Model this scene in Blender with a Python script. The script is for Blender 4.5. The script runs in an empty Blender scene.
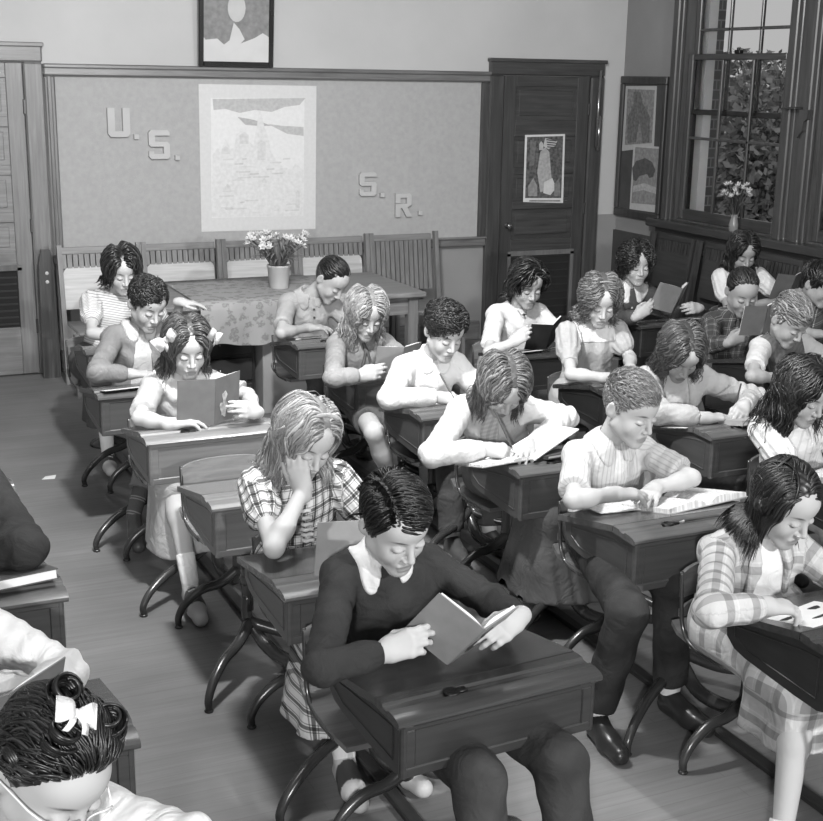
import bpy, math, random
import numpy as np
from mathutils import Vector, Matrix
R = math.radians
C = bpy.context.scene.collection
scene = bpy.context.scene

# ------------------------------------------------------------------ camera
IW, IH, FPX = 823, 821, 1270.0
CAM = np.array([0.0, 0.0, 2.1])
_yaw, _pit, _rol = R(25), R(14.8), R(0.98)
_fw = np.array([math.sin(_yaw)*math.cos(_pit), math.cos(_yaw)*math.cos(_pit), -math.sin(_pit)])
_rt = np.array([math.cos(_yaw), -math.sin(_yaw), 0.0]); _up = np.cross(_rt, _fw)
_r2 = _rt*math.cos(_rol) + _up*math.sin(_rol); _u2 = -_rt*math.sin(_rol) + _up*math.cos(_rol)
cd = bpy.data.cameras.new('camera'); cam = bpy.data.objects.new('camera', cd); C.objects.link(cam)
cd.sensor_fit = 'HORIZONTAL'; cd.sensor_width = 36; cd.lens = FPX/IW*36; cd.clip_start = 0.05
cam.matrix_world = Matrix(((_r2[0], _u2[0], -_fw[0], CAM[0]), (_r2[1], _u2[1], -_fw[1], CAM[1]),
                           (_r2[2], _u2[2], -_fw[2], CAM[2]), (0, 0, 0, 1)))
scene.camera = cam

# survey of the room: a sight line from the camera station met with a known plane
def _ray(x, y): return _fw + _r2*((x-411.5)/FPX) - _u2*((y-410.5)/FPX)
def pz(x, y, z):
    d = _ray(x, y); return CAM + d*((z-CAM[2])/d[2])
def py_(x, y, Y):
    d = _ray(x, y); return CAM + d*(Y/d[1])
def px_(x, y, X):
    d = _ray(x, y); return CAM + d*(X/d[0])

# ------------------------------------------------------------------ world, lamps, exposure
world = bpy.data.worlds.new('world'); scene.world = world; world.use_nodes = True
wn = world.node_tree.nodes; wn['Background'].inputs[0].default_value = (0.62, 0.62, 0.62, 1)
wn['Background'].inputs[1].default_value = 0.75
vs = scene.view_settings
vs.view_transform = 'Standard'; vs.look = 'None'; vs.gamma = 1.0; vs.use_curve_mapping = False
vs.exposure = 0.0

def area(name, loc, target, size, watts):
    l = bpy.data.lights.new(name, 'AREA'); l.energy = watts; l.shape = 'DISK'; l.size = size
    o = bpy.data.objects.new(name, l); C.objects.link(o); o.location = loc
    o.rotation_euler = (Vector(target)-Vector(loc)).to_track_quat('-Z', 'Y').to_euler()
    return o
# photographer's flash bulbs on stands: one each side of the camera, one further down the aisle
area('flash_lamp', (-0.9, -1.3, 2.35), (2.6, 5.5, 0.8), 0.20, 190)
area('flash_lamp', (3.4, -1.8, 2.6), (2.9, 6.0, 0.9), 0.20, 245)
area('flash_lamp', (1.2, 3.6, 3.4), (3.6, 9.0, 1.2), 0.25, 245)
area('ceiling_fill', (2.2, 5.0, 3.6), (2.2, 5.0, 0.0), 2.2, 55)  # unseen fill added under the ceiling, stands in for bounced light

# ------------------------------------------------------------------ materials (all grey: the photograph is black and white)
_M = {}
def g(v):   # sRGB 0..255 -> linear
    c = v/255.0
    return c/12.92 if c <= 0.04045 else ((c+0.055)/1.055)**2.4
def col(v):
    l = g(v); return (l, l, l, 1)
def newmat(name):
    m = bpy.data.materials.new(name); m.use_nodes = True
    return m, m.node_tree.nodes, m.node_tree.links, m.node_tree.nodes['Principled BSDF']
def ramp(n, pts, interp='LINEAR'):
    r = n.new('ShaderNodeValToRGB'); r.color_ramp.interpolation = interp
    e = r.color_ramp.elements
    while len(e) > 1: e.remove(e[-1])
    e[0].position = pts[0][0]; e[0].color = col(pts[0][1])
    for p, v in pts[1:]:
        q = e.new(p); q.color = col(v)
    return r
def plain(name, v, rough=0.6, var=8, scale=6.0, bump=0.0, bscale=80.0, metal=0.0, spec=0.5):
    if name in _M: return _M[name]
    m, n, l, b = newmat(name)
    tc = n.new('ShaderNodeTexCoord'); nz = n.new('ShaderNodeTexNoise'); nz.inputs['Scale'].default_value = scale
    nz.inputs['Detail'].default_value = 4
    l.new(tc.outputs['Object'], nz.inputs['Vector'])
    r = ramp(n, [(0.3, max(v-var, 0)), (0.7, min(v+var, 255))])
    l.new(nz.outputs['Fac'], r.inputs[0]); l.new(r.outputs[0], b.inputs['Base Color'])
    b.inputs['Roughness'].default_value = rough; b.inputs['Metallic'].default_value = metal
    b.inputs['Specular IOR Level'].default_value = spec
    if bump:
        n2 = n.new('ShaderNodeTexNoise'); n2.inputs['Scale'].default_value = bscale; n2.inputs['Detail'].default_value = 3
        l.new(tc.outputs['Object'], n2.inputs['Vector'])
        bp = n.new('ShaderNodeBump'); bp.inputs['Strength'].default_value = bump; bp.inputs['Distance'].default_value = 0.01
        l.new(n2.outputs['Fac'], bp.inputs['Height']); l.new(bp.outputs[0], b.inputs['Normal'])
    _M[name] = m; return m
def wood(name, lo, hi, axis='z', rough=0.35, scale=3.0, bump=0.15, grain=18.0):
    if name in _M: return _M[name]
    m, n, l, b = newmat(name)
    tc = n.new('ShaderNodeTexCoord'); mp = n.new('ShaderNodeMapping')
    s = {'x': (1, grain, grain), 'y': (grain, 1, grain), 'z': (grain, grain, 1)}[axis]
    mp.inputs['Scale'].default_value = [q*scale/3 for q in s]
    nz = n.new('ShaderNodeTexNoise'); nz.inputs['Scale'].default_value = 2.2; nz.inputs['Detail'].default_value = 8
    nz.inputs['Roughness'].default_value = 0.62; nz.inputs['Distortion'].default_value = 0.6
    l.new(tc.outputs['Object'], mp.inputs['Vector']); l.new(mp.outputs[0], nz.inputs['Vector'])
    r = ramp(n, [(0.28, lo), (0.5, (lo+hi)/2), (0.72, hi)])
    l.new(nz.outputs['Fac'], r.inputs[0]); l.new(r.outputs[0], b.inputs['Base Color'])
    b.inputs['Roughness'].default_value = rough
    bp = n.new('ShaderNodeBump'); bp.inputs['Strength'].default_value = bump; bp.inputs['Distance'].default_value = 0.004
    l.new(nz.outputs['Fac'], bp.inputs['Height']); l.new(bp.outputs[0], b.inputs['Normal'])
    _M[name] = m; return m
def cloth(name, v, bands_u=None, bands_v=None, fu=20.0, fv=20.0, rough=0.9, weave=0.25, var=6):
    """cloth with optional woven bands; u runs around the body, v along it ('cloth' attribute, metres)"""
    if name in _M: return _M[name]
    m, n, l, b = newmat(name)
    at = n.new('ShaderNodeAttribute'); at.attribute_name = 'cloth'
    sx = n.new('ShaderNodeSeparateXYZ'); l.new(at.outputs['Vector'], sx.inputs[0])
    def band(out, f, bands):
        mu = n.new('ShaderNodeMath'); mu.operation = 'MULTIPLY'; mu.inputs[1].default_value = f; l.new(sx.outputs[out], mu.inputs[0])
        ad = n.new('ShaderNodeMath'); ad.operation = 'ADD'; ad.inputs[1].default_value = 50.0; l.new(mu.outputs[0], ad.inputs[0])
        fr = n.new('ShaderNodeMath'); fr.operation = 'FRACT'; l.new(ad.outputs[0], fr.inputs[0])
        r = n.new('ShaderNodeValToRGB'); r.color_ramp.interpolation = 'CONSTANT'
        e = r.color_ramp.elements
        while len(e) > 1: e.remove(e[-1])
        e[0].position = bands[0][0]; e[0].color = (bands[0][1],)*3+(1,)
        for p, q in bands[1:]:
            k = e.new(p); k.color = (q, q, q, 1)
        l.new(fr.outputs[0], r.inputs[0]); return r.outputs[0]
    tc = n.new('ShaderNodeTexCoord'); nz = n.new('ShaderNodeTexNoise'); nz.inputs['Scale'].default_value = 9
    l.new(tc.outputs['Object'], nz.inputs['Vector'])
    r = ramp(n, [(0.3, max(0, v-var)), (0.7, min(255, v+var))]); l.new(nz.outputs['Fac'], r.inputs[0])
    cur = r.outputs[0]
    for out, f, bb in (('X', fu, bands_u), ('Y', fv, bands_v)):
        if bb:
            mx = n.new('ShaderNodeMix'); mx.data_type = 'RGBA'; mx.blend_type = 'MULTIPLY'; mx.inputs[0].default_value = 1
            l.new(cur, mx.inputs[6]); l.new(band(out, f, bb), mx.inputs[7]); cur = mx.outputs[2]
    l.new(cur, b.inputs['Base Color']); b.inputs['Roughness'].default_value = rough
    b.inputs['Specular IOR Level'].default_value = 0.15
    n2 = n.new('ShaderNodeTexNoise'); n2.inputs['Scale'].default_value = 240; n2.inputs['Detail'].default_value = 2
    l.new(tc.outputs['Object'], n2.inputs['Vector'])
    bp = n.new('ShaderNodeBump'); bp.inputs['Strength'].default_value = weave; bp.inputs['Distance'].default_value = 0.002
    l.new(n2.outputs['Fac'], bp.inputs['Height'])
    n3 = n.new('ShaderNodeTexNoise'); n3.inputs['Scale'].default_value = 13; n3.inputs['Detail'].default_value = 2.5; n3.inputs['Distortion'].default_value = 1.4
    l.new(tc.outputs['Object'], n3.inputs['Vector'])
    b3 = n.new('ShaderNodeBump'); b3.inputs['Strength'].default_value = 0.36; b3.inputs['Distance'].default_value = 0.03
    l.new(n3.outputs['Fac'], b3.inputs['Height']); l.new(bp.outputs[0], b3.inputs['Normal']); l.new(b3.outputs[0], b.inputs['Normal'])
    _M[name] = m; return m
def hairmat(name, v, hi):
    if name in _M: return _M[name]
    m, n, l, b = newmat(name)
    at = n.new('ShaderNodeAttribute'); at.attribute_name = 'lock'
    r = ramp(n, [(0.0, v*0.8), (0.6, v), (1.0, v+(hi-v)*0.6)]); l.new(at.outputs['Fac'], r.inputs[0])
    l.new(r.outputs[0], b.inputs['Base Color']); b.inputs['Roughness'].default_value = 0.38
    b.inputs['Specular IOR Level'].default_value = 0.55
    _M[name] = m; return m
def skinmat(name, v):
    if name in _M: return _M[name]
    v = v*0.80; m, n, l, b = newmat(name)
    at = n.new('ShaderNodeAttribute'); at.attribute_name = 'tint'
    mx = n.new('ShaderNodeMix'); mx.data_type = 'RGBA'
    mx.inputs[6].default_value = col(v); mx.inputs[7].default_value = col(v*0.40)
    l.new(at.outputs['Fac'], mx.inputs[0]); l.new(mx.outputs[2], b.inputs['Base Color'])
    b.inputs['Roughness'].default_value = 0.6; b.inputs['Specular IOR Level'].default_value = 0.25
    b.inputs['Subsurface Weight'].default_value = 0.0
    _M[name] = m; return m

# ------------------------------------------------------------------ mesh helpers
def link(name, verts, faces, mat, parent=None, smooth=False, attrs=None, loc=None):
    me = bpy.data.meshes.new(name)
    if isinstance(verts, np.ndarray) and isinstance(faces, np.ndarray):
        nv, nf, k = len(verts), len(faces), faces.shape[1]
        me.vertices.add(nv); me.vertices.foreach_set('co', verts.astype(np.float32).ravel())
        me.loops.add(nf*k); me.loops.foreach_set('vertex_index', faces.astype(np.int32).ravel())
        me.polygons.add(nf); me.polygons.foreach_set('loop_start', (np.arange(nf)*k).astype(np.int32))
        me.update(calc_edges=True); me.validate()
    else:
        me.from_pydata([tuple(v) for v in verts], [], [tuple(f) for f in faces]); me.update()
    if smooth and len(me.polygons): me.polygons.foreach_set('use_smooth', [True]*len(me.polygons))
    if attrs:
        for k, a in attrs.items():
            if a.ndim == 2:
                t = me.attributes.new(k, 'FLOAT_VECTOR', 'POINT'); t.data.foreach_set('vector', a.astype(np.float32).ravel())
            else:
                t = me.attributes.new(k, 'FLOAT', 'POINT'); t.data.foreach_set('value', a.astype(np.float32))
    if mat: me.materials.append(mat)
    o = bpy.data.objects.new(name, me); C.objects.link(o)
    if parent: o.parent = parent
    if loc is not None: o.location = loc
    return o
def thing(name, label, cat, loc=(0, 0, 0), rz=0.0, group=None):
    o = bpy.data.objects.new(name, None); C.objects.link(o); o.location = tuple(loc); o.rotation_euler = (0, 0, rz)
    o.empty_display_size = 0.1
    return tag(o, label, cat, group)
def tag(o, label, cat, group=None):
    o['label'] = label; o['category'] = cat
    if group: o['group'] = group
    return o
def struct(o): o['kind'] = 'structure'; return o

class MB:
    """collects boxes, bars, tubes, lathes into one mesh"""
    def __init__(s): s.v = []; s.f = []
    def add(s, vs_, fs_):
        k = len(s.v); s.v += [tuple(v) for v in vs_]; s.f += [tuple(i+k for i in f) for f in fs_]; return s
    def box(s, x0, x1, y0, y1, z0, z1, M=None, bev=0.0):
        if bev > 0:
            b = min(bev, (x1-x0)/2.01, (y1-y0)/2.01, (z1-z0)/2.01)
            vs_ = []; idx = {}
            for sx in (0, 1):
                for sy in (0, 1):
                    for sz in (0, 1):
                        X = (x0, x1)[sx]; Y = (y0, y1)[sy]; Z = (z0, z1)[sz]
                        dx = b*(1-2*sx); dy = b*(1-2*sy); dz = b*(1-2*sz)
                        for a, p in enumerate(((X, Y+dy, Z+dz), (X+dx, Y, Z+dz), (X+dx, Y+dy, Z))):
                            idx[(sx, sy, sz, a)] = len(vs_); vs_.append(p)
            F = []
            I = idx
            for a in range(3):
                for q in (0, 1):
                    ring = [(0, 0), (1, 0), (1, 1), (0, 1)]
                    ks = []
                    for u, w in ring:
                        c = [0, 0, 0]; o1, o2 = [i for i in range(3) if i != a]; c[a] = q; c[o1] = u; c[o2] = w
                        ks.append(I[(c[0], c[1], c[2], a)])
                    if (q == 0) != (a == 1): ks = ks[::-1]
                    F.append(ks)
            for a in range(3):          # edges parallel to axis a
                o1, o2 = [i for i in range(3) if i != a]
                for u in (0, 1):
                    for w in (0, 1):
                        c0 = [0, 0, 0]; c1 = [0, 0, 0]; c0[o1] = c1[o1] = u; c0[o2] = c1[o2] = w; c1[a] = 1
                        q = [I[tuple(c0)+(o1,)], I[tuple(c1)+(o1,)], I[tuple(c1)+(o2,)], I[tuple(c0)+(o2,)]]
                        F.append(q)
            for sx in (0, 1):
                for sy in (0, 1):
                    for sz in (0, 1): F.append([I[(sx, sy, sz, a)] for a in range(3)])
            # orient outward
            cx = np.array([(x0+x1)/2, (y0+y1)/2, (z0+z1)/2]); V = np.array(vs_)
            G2 = []
            for f in F:
                n_ = np.cross(V[f[1]]-V[f[0]], V[f[2]]-V[f[0]])
                G2.append(f if n_ @ (V[f].mean(0)-cx) > 0 else f[::-1])
            F = G2
        else:
            vs_ = [(x, y, z) for x in (x0, x1) for y in (y0, y1) for z in (z0, z1)]
            F = [(0, 1, 3, 2), (4, 6, 7, 5), (0, 4, 5, 1), (2, 3, 7, 6), (0, 2, 6, 4), (1, 5, 7, 3)]
        if M is not None: vs_ = [tuple(M @ Vector(v)) for v in vs_]
        return s.add(vs_, F)
    def prism(s, pts, a0, a1, axis='x'):
        """pts: closed 2-D outline (counter-clockwise) extruded along axis"""
        def P(p, a): return {'x': (a, p[0], p[1]), 'y': (p[0], a, p[1]), 'z': (p[0], p[1], a)}[axis]
        n = len(pts); vs_ = [P(p, a0) for p in pts]+[P(p, a1) for p in pts]
        F = [tuple(range(n))[::-1], tuple(range(n, 2*n))]+[(i, (i+1) % n, n+(i+1) % n, n+i) for i in range(n)]
        if axis == 'y': F = [f[::-1] for f in F]
        return s.add(vs_, F)
    def tube(s, pts, r, n=10, flat=1.0, cap=True):
        pts = [np.array(p, float) for p in pts]; k = len(pts)
        rs = r if hasattr(r, '__len__') else [r]*k
        T = [pts[min(i+1, k-1)]-pts[max(i-1, 0)] for i in range(k)]
        T = [t/(np.linalg.norm(t)+1e-9) for t in T]
        a = np.array([0, 0, 1.0]) if abs(T[0][2]) < 0.9 else np.array([1.0, 0, 0])
        vs_ = []
        for i in range(k):
            a = a-T[i]*(a@T[i]); a /= np.linalg.norm(a)+1e-9; b = np.cross(T[i], a)
            for j in range(n):
                t = 2*math.pi*j/n
                vs_.append(pts[i]+a*math.cos(t)*rs[i]*flat+b*math.sin(t)*rs[i])
        F = [(i*n+j, i*n+(j+1) % n, (i+1)*n+(j+1) % n, (i+1)*n+j) for i in range(k-1) for j in range(n)]
        if cap: F += [tuple(range(n))[::-1], tuple(range((k-1)*n, k*n))]
        return s.add(vs_, F)
    def lathe(s, prof, c=(0, 0, 0), n=20, M=None):
        vs_ = []; k = len(prof)
        for r_, z in prof:
            for j in range(n):
                t = 2*math.pi*j/n; vs_.append((c[0]+r_*math.cos(t), c[1]+r_*math.sin(t), c[2]+z))
        F = [(i*n+j, i*n+(j+1) % n, (i+1)*n+(j+1) % n, (i+1)*n+j) for i in range(k-1) for j in range(n)]
        F += [tuple(range(n))[::-1], tuple(range((k-1)*n, k*n))]
        if M is not None: vs_ = [tuple(M @ Vector(v)) for v in vs_]
        return s.add(vs_, F)
    def build(s, name, mat, parent=None, smooth=False, loc=None):
        return link(name, s.v, s.f, mat, parent, smooth, loc=loc)
def smoothpath(pts, n=6):
    """Catmull-Rom through pts"""
    P = [np.array(p, float) for p in pts]; P = [2*P[0]-P[1]]+P+[2*P[-1]-P[-2]]; out = []
    for i in range(1, len(P)-2):
        for k in range(n):
            t = k/n; a, b, c, d = P[i-1], P[i], P[i+1], P[i+2]
            out.append(0.5*((2*b)+(-a+c)*t+(2*a-5*b+4*c-d)*t*t+(-a+3*b-3*c+d)*t**3))
    out.append(P[-2]); return out
def slant(o, deg=35):
    for p in o.data.polygons: p.use_smooth = True
    md = o.modifiers.new('edge_split', 'EDGE_SPLIT'); md.split_angle = R(deg)
    return o
def dup(o, parent=None):
    c = o.copy(); C.objects.link(c)
    if parent is not None: c.parent = parent
    for ch in list(o.children): dup(ch, c)
    return c

# ------------------------------------------------------------------ signed-distance modelling
def nets(vol, org, h):
    s = vol < 0
    cs = np.zeros(tuple(d-1 for d in vol.shape), np.int8)
    sl = [slice(0, -1), slice(1, None)]
    for a in (0, 1):
        for b in (0, 1):
            for c in (0, 1): cs += s[sl[a], sl[b], sl[c]]
    mask = (cs > 0) & (cs < 8); ijk = np.argwhere(mask)
    idx = -np.ones(mask.shape, np.int64); idx[mask] = np.arange(len(ijk))
    pos = np.zeros((len(ijk), 3)); cnt = np.zeros(len(ijk))
    cor = [(a, b, c) for a in (0, 1) for b in (0, 1) for c in (0, 1)]
    for p in cor:
        for ax in range(3):
            if p[ax]: continue
            q = list(p); q[ax] = 1
            A = vol[ijk[:, 0]+p[0], ijk[:, 1]+p[1], ijk[:, 2]+p[2]]; B = vol[ijk[:, 0]+q[0], ijk[:, 1]+q[1], ijk[:, 2]+q[2]]
            cr = (A < 0) != (B < 0); t = np.where(cr, A/np.where(cr, A-B, 1), 0)
            e = np.tile(np.array(p, float), (len(ijk), 1)); e[:, ax] += t
            pos += e*cr[:, None]; cnt += cr
    V = (ijk+pos/np.maximum(cnt, 1)[:, None])*h+org
    F = []
    for ax in range(3):
        o1, o2 = (ax+1) % 3, (ax+2) % 3
        a = [slice(None)]*3; b = [slice(None)]*3; a[ax] = slice(0, -1); b[ax] = slice(1, None)
        A = s[tuple(a)]; B = s[tuple(b)]
        e = np.argwhere(A != B)
        e = e[(e[:, o1] > 0) & (e[:, o2] > 0) & (e[:, o1] < vol.shape[o1]-1) & (e[:, o2] < vol.shape[o2]-1)]
        ins = A[e[:, 0], e[:, 1], e[:, 2]]
        def cell(d1, d2):
            c = e.copy(); c[:, o1] -= d1; c[:, o2] -= d2; return idx[c[:, 0], c[:, 1], c[:, 2]]
        q = np.stack([cell(1, 1), cell(0, 1), cell(0, 0), cell(1, 0)], 1)
        q[~ins] = q[~ins][:, ::-1]; F.append(q)
    F = np.concatenate(F) if F else np.zeros((0, 4), int)
    return V, F
class Grid:
    def __init__(s, lo, hi, h, far=0.5):
        s.lo = np.array(lo, float); s.h = h
        s.n = np.maximum(np.ceil((np.array(hi)-s.lo)/h).astype(int)+1, 4)
        s.v = np.full(tuple(s.n), far)
        s.ax = [s.lo[i]+np.arange(s.n[i])*h for i in range(3)]
    def pts(s, sl=None):
        sl = sl or (slice(None),)*3
        return s.ax[0][sl[0]][:, None, None], s.ax[1][sl[1]][None, :, None], s.ax[2][sl[2]][None, None, :]
    def reg(s, lo, hi, m):
        out = []
        for i in range(3):
            a = int(max(0, math.floor((lo[i]-m-s.lo[i])/s.h))); b = int(min(s.n[i], math.ceil((hi[i]+m-s.lo[i])/s.h)+1))
            if b <= a: return None
            out.append(slice(a, b))
        return tuple(out)
    def op(s, pr, k=0.01, mode='u', pad=0.03, extra=None):
        fn, lo, hi = pr
        sl = s.reg(lo, hi, pad+k)
        if sl is None: return s
        X, Y, Z = s.pts(sl); d = fn(X, Y, Z)
        if extra is not None: d = extra(d, X, Y, Z)
        v = s.v[sl]
        if mode == 'u':
            hh = np.maximum(k-np.abs(v-d), 0)/k; s.v[sl] = np.minimum(v, d)-hh*hh*k*0.25
        elif mode == 's':
            d = -d; hh = np.maximum(k-np.abs(v-d), 0)/k; s.v[sl] = np.maximum(v, d)+hh*hh*k*0.25
        return s
    def mesh(s): return nets(s.v, s.lo, s.h)
def cap(a, b, ra, rb=None, sq=None):
    a = np.array(a, float); b = np.array(b, float); rb = ra if rb is None else rb; ba = b-a; L = ba@ba+1e-12
    def fn(X, Y, Z):
        px, pyy, pzz = X-a[0], Y-a[1], Z-a[2]
        t = np.clip((px*ba[0]+pyy*ba[1]+pzz*ba[2])/L, 0, 1)
        return np.sqrt((px-t*ba[0])**2+(pyy-t*ba[1])**2+(pzz-t*ba[2])**2)-(ra+(rb-ra)*t)
    m = max(ra, rb); return fn, np.minimum(a, b)-m, np.maximum(a, b)+m
def capcut(a, b, ra, rb, end=1, start=None):
    """tapered capsule cut flat at b"""
    fn, lo, hi = cap(a, b, ra, rb); a = np.array(a, float); b = np.array(b, float); n_ = (b-a)/np.linalg.norm(b-a)
    def f2(X, Y, Z): return np.maximum(fn(X, Y, Z), (X-b[0])*n_[0]+(Y-b[1])*n_[1]+(Z-b[2])*n_[2])
    return f2, lo, hi
def ell(c, r, Rm=None):
    c = np.array(c, float); r = np.array(r, float); M = np.eye(3) if Rm is None else np.array(Rm).T
    def fn(X, Y, Z):
        x, y, z = X-c[0], Y-c[1], Z-c[2]
        if Rm is not None:
            x, y, z = (M[0, 0]*x+M[0, 1]*y+M[0, 2]*z, M[1, 0]*x+M[1, 1]*y+M[1, 2]*z, M[2, 0]*x+M[2, 1]*y+M[2, 2]*z)
        k0 = np.sqrt((x/r[0])**2+(y/r[1])**2+(z/r[2])**2); k1 = np.sqrt((x/r[0]**2)**2+(y/r[1]**2)**2+(z/r[2]**2)**2)+1e-9
        return k0*(k0-1)/k1
    m = max(r) if Rm is not None else r
    return fn, c-m, c+m
def rbox(c, hf, rr, Rm=None):
    c = np.array(c, float); hf = np.array(hf, float)-rr; M = np.eye(3) if Rm is None else np.array(Rm).T
    def fn(X, Y, Z):
        x, y, z = X-c[0], Y-c[1], Z-c[2]
        x, y, z = (M[0, 0]*x+M[0, 1]*y+M[0, 2]*z, M[1, 0]*x+M[1, 1]*y+M[1, 2]*z, M[2, 0]*x+M[2, 1]*y+M[2, 2]*z)
        qx, qy, qz = np.abs(x)-hf[0], np.abs(y)-hf[1], np.abs(z)-hf[2]
        return np.sqrt(np.maximum(qx, 0)**2+np.maximum(qy, 0)**2+np.maximum(qz, 0)**2)+np.minimum(np.maximum(qx, np.maximum(qy, qz)), 0)-rr
    m = np.linalg.norm(hf)+rr
    if Rm is None: return fn, c-hf-rr, c+hf+rr
    return fn, c-m, c+m
def nrm(v): v = np.array(v, float); return v/(np.linalg.norm(v)+1e-12)
def wob(X, Y, Z, f, s):
    return (np.sin(X*f+Y*f*0.7+s*1.7+1.3*np.sin(Z*f*0.6+s))+np.sin(Z*f*1.1-X*f*0.5+s*2.9+1.1*np.sin(Y*f*0.9+s*0.3)))*0.5

# ------------------------------------------------------------------ people
def rotm(yaw=0, pitch=0, roll=0):
    y, p, r_ = R(yaw), R(pitch), R(roll)
    Rz = np.array([[math.cos(y), -math.sin(y), 0], [math.sin(y), math.cos(y), 0], [0, 0, 1]])
    Rx = np.array([[1, 0, 0], [0, math.cos(p), -math.sin(p)], [0, math.sin(p), math.cos(p)]])
    Ry = np.array([[math.cos(r_), 0, math.sin(r_)], [0, 1, 0], [-math.sin(r_), 0, math.cos(r_)]])
    return Rz @ Rx @ Ry
def merge(parts):
    V = []; F = []; k = 0
    for v, f in parts:
        V.append(v); F.append(f+k); k += len(v)
    return np.concatenate(V), np.concatenate(F)

SKULL_C = np.array([0, 0.014, 0.030]); SKULL_R = np.array([0.073, 0.092, 0.086])
def head_mesh(h, nose=1.0, cheek=1.0, neck_local=None, smile=0.0):
    lo = np.array([-0.095, -0.125, -0.13]); hi = np.array([0.095, 0.125, 0.125])
    if neck_local is not None:
        for q in neck_local: lo = np.minimum(lo, q-0.055); hi = np.maximum(hi, q+0.055)
    G = Grid(lo, hi, h)
    G.op(ell(SKULL_C, SKULL_R), 0.01)
    G.op(ell((0, -0.022, -0.020), (0.0595, 0.064, 0.078)), 0.03)
    G.op(ell((0, -0.040, 0.045), (0.056, 0.048, 0.045)), 0.025)          # brow
    for s in (-1, 1):
        G.op(cap((s*0.050, -0.004, -0.050), (s*0.014, -0.066, -0.092), 0.017, 0.015), 0.030)   # jaw
        G.op(ell((s*0.034, -0.058, -0.034), np.array((0.022, 0.022, 0.026))*cheek), 0.022)
    G.op(ell((0, -0.072, -0.094), (0.020, 0.018, 0.016)), 0.020)         # chin
    G.op(ell((0, -0.076, -0.062), (0.024, 0.016, 0.022)), 0.020)         # muzzle
    for s in (-1, 1):
        G.op(ell((s*0.030, -0.095, 0.002), (0.0185, 0.014, 0.0115)), 0.014, 's')
        G.op(ell((s*0.030, -0.0765, 0.000), (0.0150, 0.0135, 0.0110)), 0.004)                  # closed lid over the eye
    G.op(cap((0, -0.084, 0.010), (0, -0.104*1.0, -0.028), 0.0065, 0.0095*nose), 0.012)
    for s in (-1, 1): G.op(ell((s*0.0105, -0.094, -0.034), (0.0075, 0.009, 0.0065)), 0.006)
    G.op(cap((-0.018, -0.0875, -0.0600), (0.018, -0.0875, -0.0600), 0.0045), 0.006)              # upper lip
    G.op(cap((-0.013, -0.0885, -0.0715), (0.013, -0.0885, -0.0715), 0.0058), 0.006)              # lower lip
    G.op(cap((-0.020, -0.0975, -0.0655), (0.020, -0.0975, -0.0655), 0.0042), 0.004, 's')
    for s in (-1, 1):
        Rm = rotm(s*-22, 0, s*6)
        G.op(ell((s*0.0755, 0.016, -0.004), (0.0075, 0.018, 0.030), Rm), 0.008)
        G.op(ell((s*0.0835, 0.012, 0.000), (0.005, 0.010, 0.019), Rm), 0.005, 's')
    if neck_local is not None:
        a, b = neck_local
        G.op(cap(a, b, 0.043, 0.047), 0.025)
    V, F = G.mesh()
    x, y, z = V.T; ax_ = np.abs(x)
    lips = np.clip(1.25-np.sqrt((ax_/0.022)**2+((z+0.066)/0.011)**2+((y+0.090)/0.014)**2), 0, 0.4)*1.6
    arc = 0.029-0.20*(ax_-0.030)**2*30-0.004*(ax_ > 0.04)
    brow = np.clip(1.2-np.sqrt(((ax_-0.031)/0.020)**2+((z-0.0245+12*(ax_-0.031)**2)/0.0042)**2), 0, 1)*(y < -0.04)
    lash = np.clip(1.25-np.sqrt(((ax_-0.030)/0.0165)**2+((z+0.0085-10*(ax_-0.030)**2)/0.0030)**2), 0, 1)*(y < -0.06)
    sock = np.clip(1.1-np.sqrt(((ax_-0.030)/0.018)**2+((z-0.010)/0.006)**2), 0, 1)*(y < -0.06)*0.25
    nost = np.clip(1.2-np.sqrt(((ax_-0.007)/0.0050)**2+((z+0.0405)/0.0035)**2), 0, 1)*(y < -0.08)
    T = np.clip(lips*0.8+np.minimum(brow, 1)*1.1+lash*1.6+nost*0.9+sock, 0, 1.45)
    return V, F, T

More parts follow.
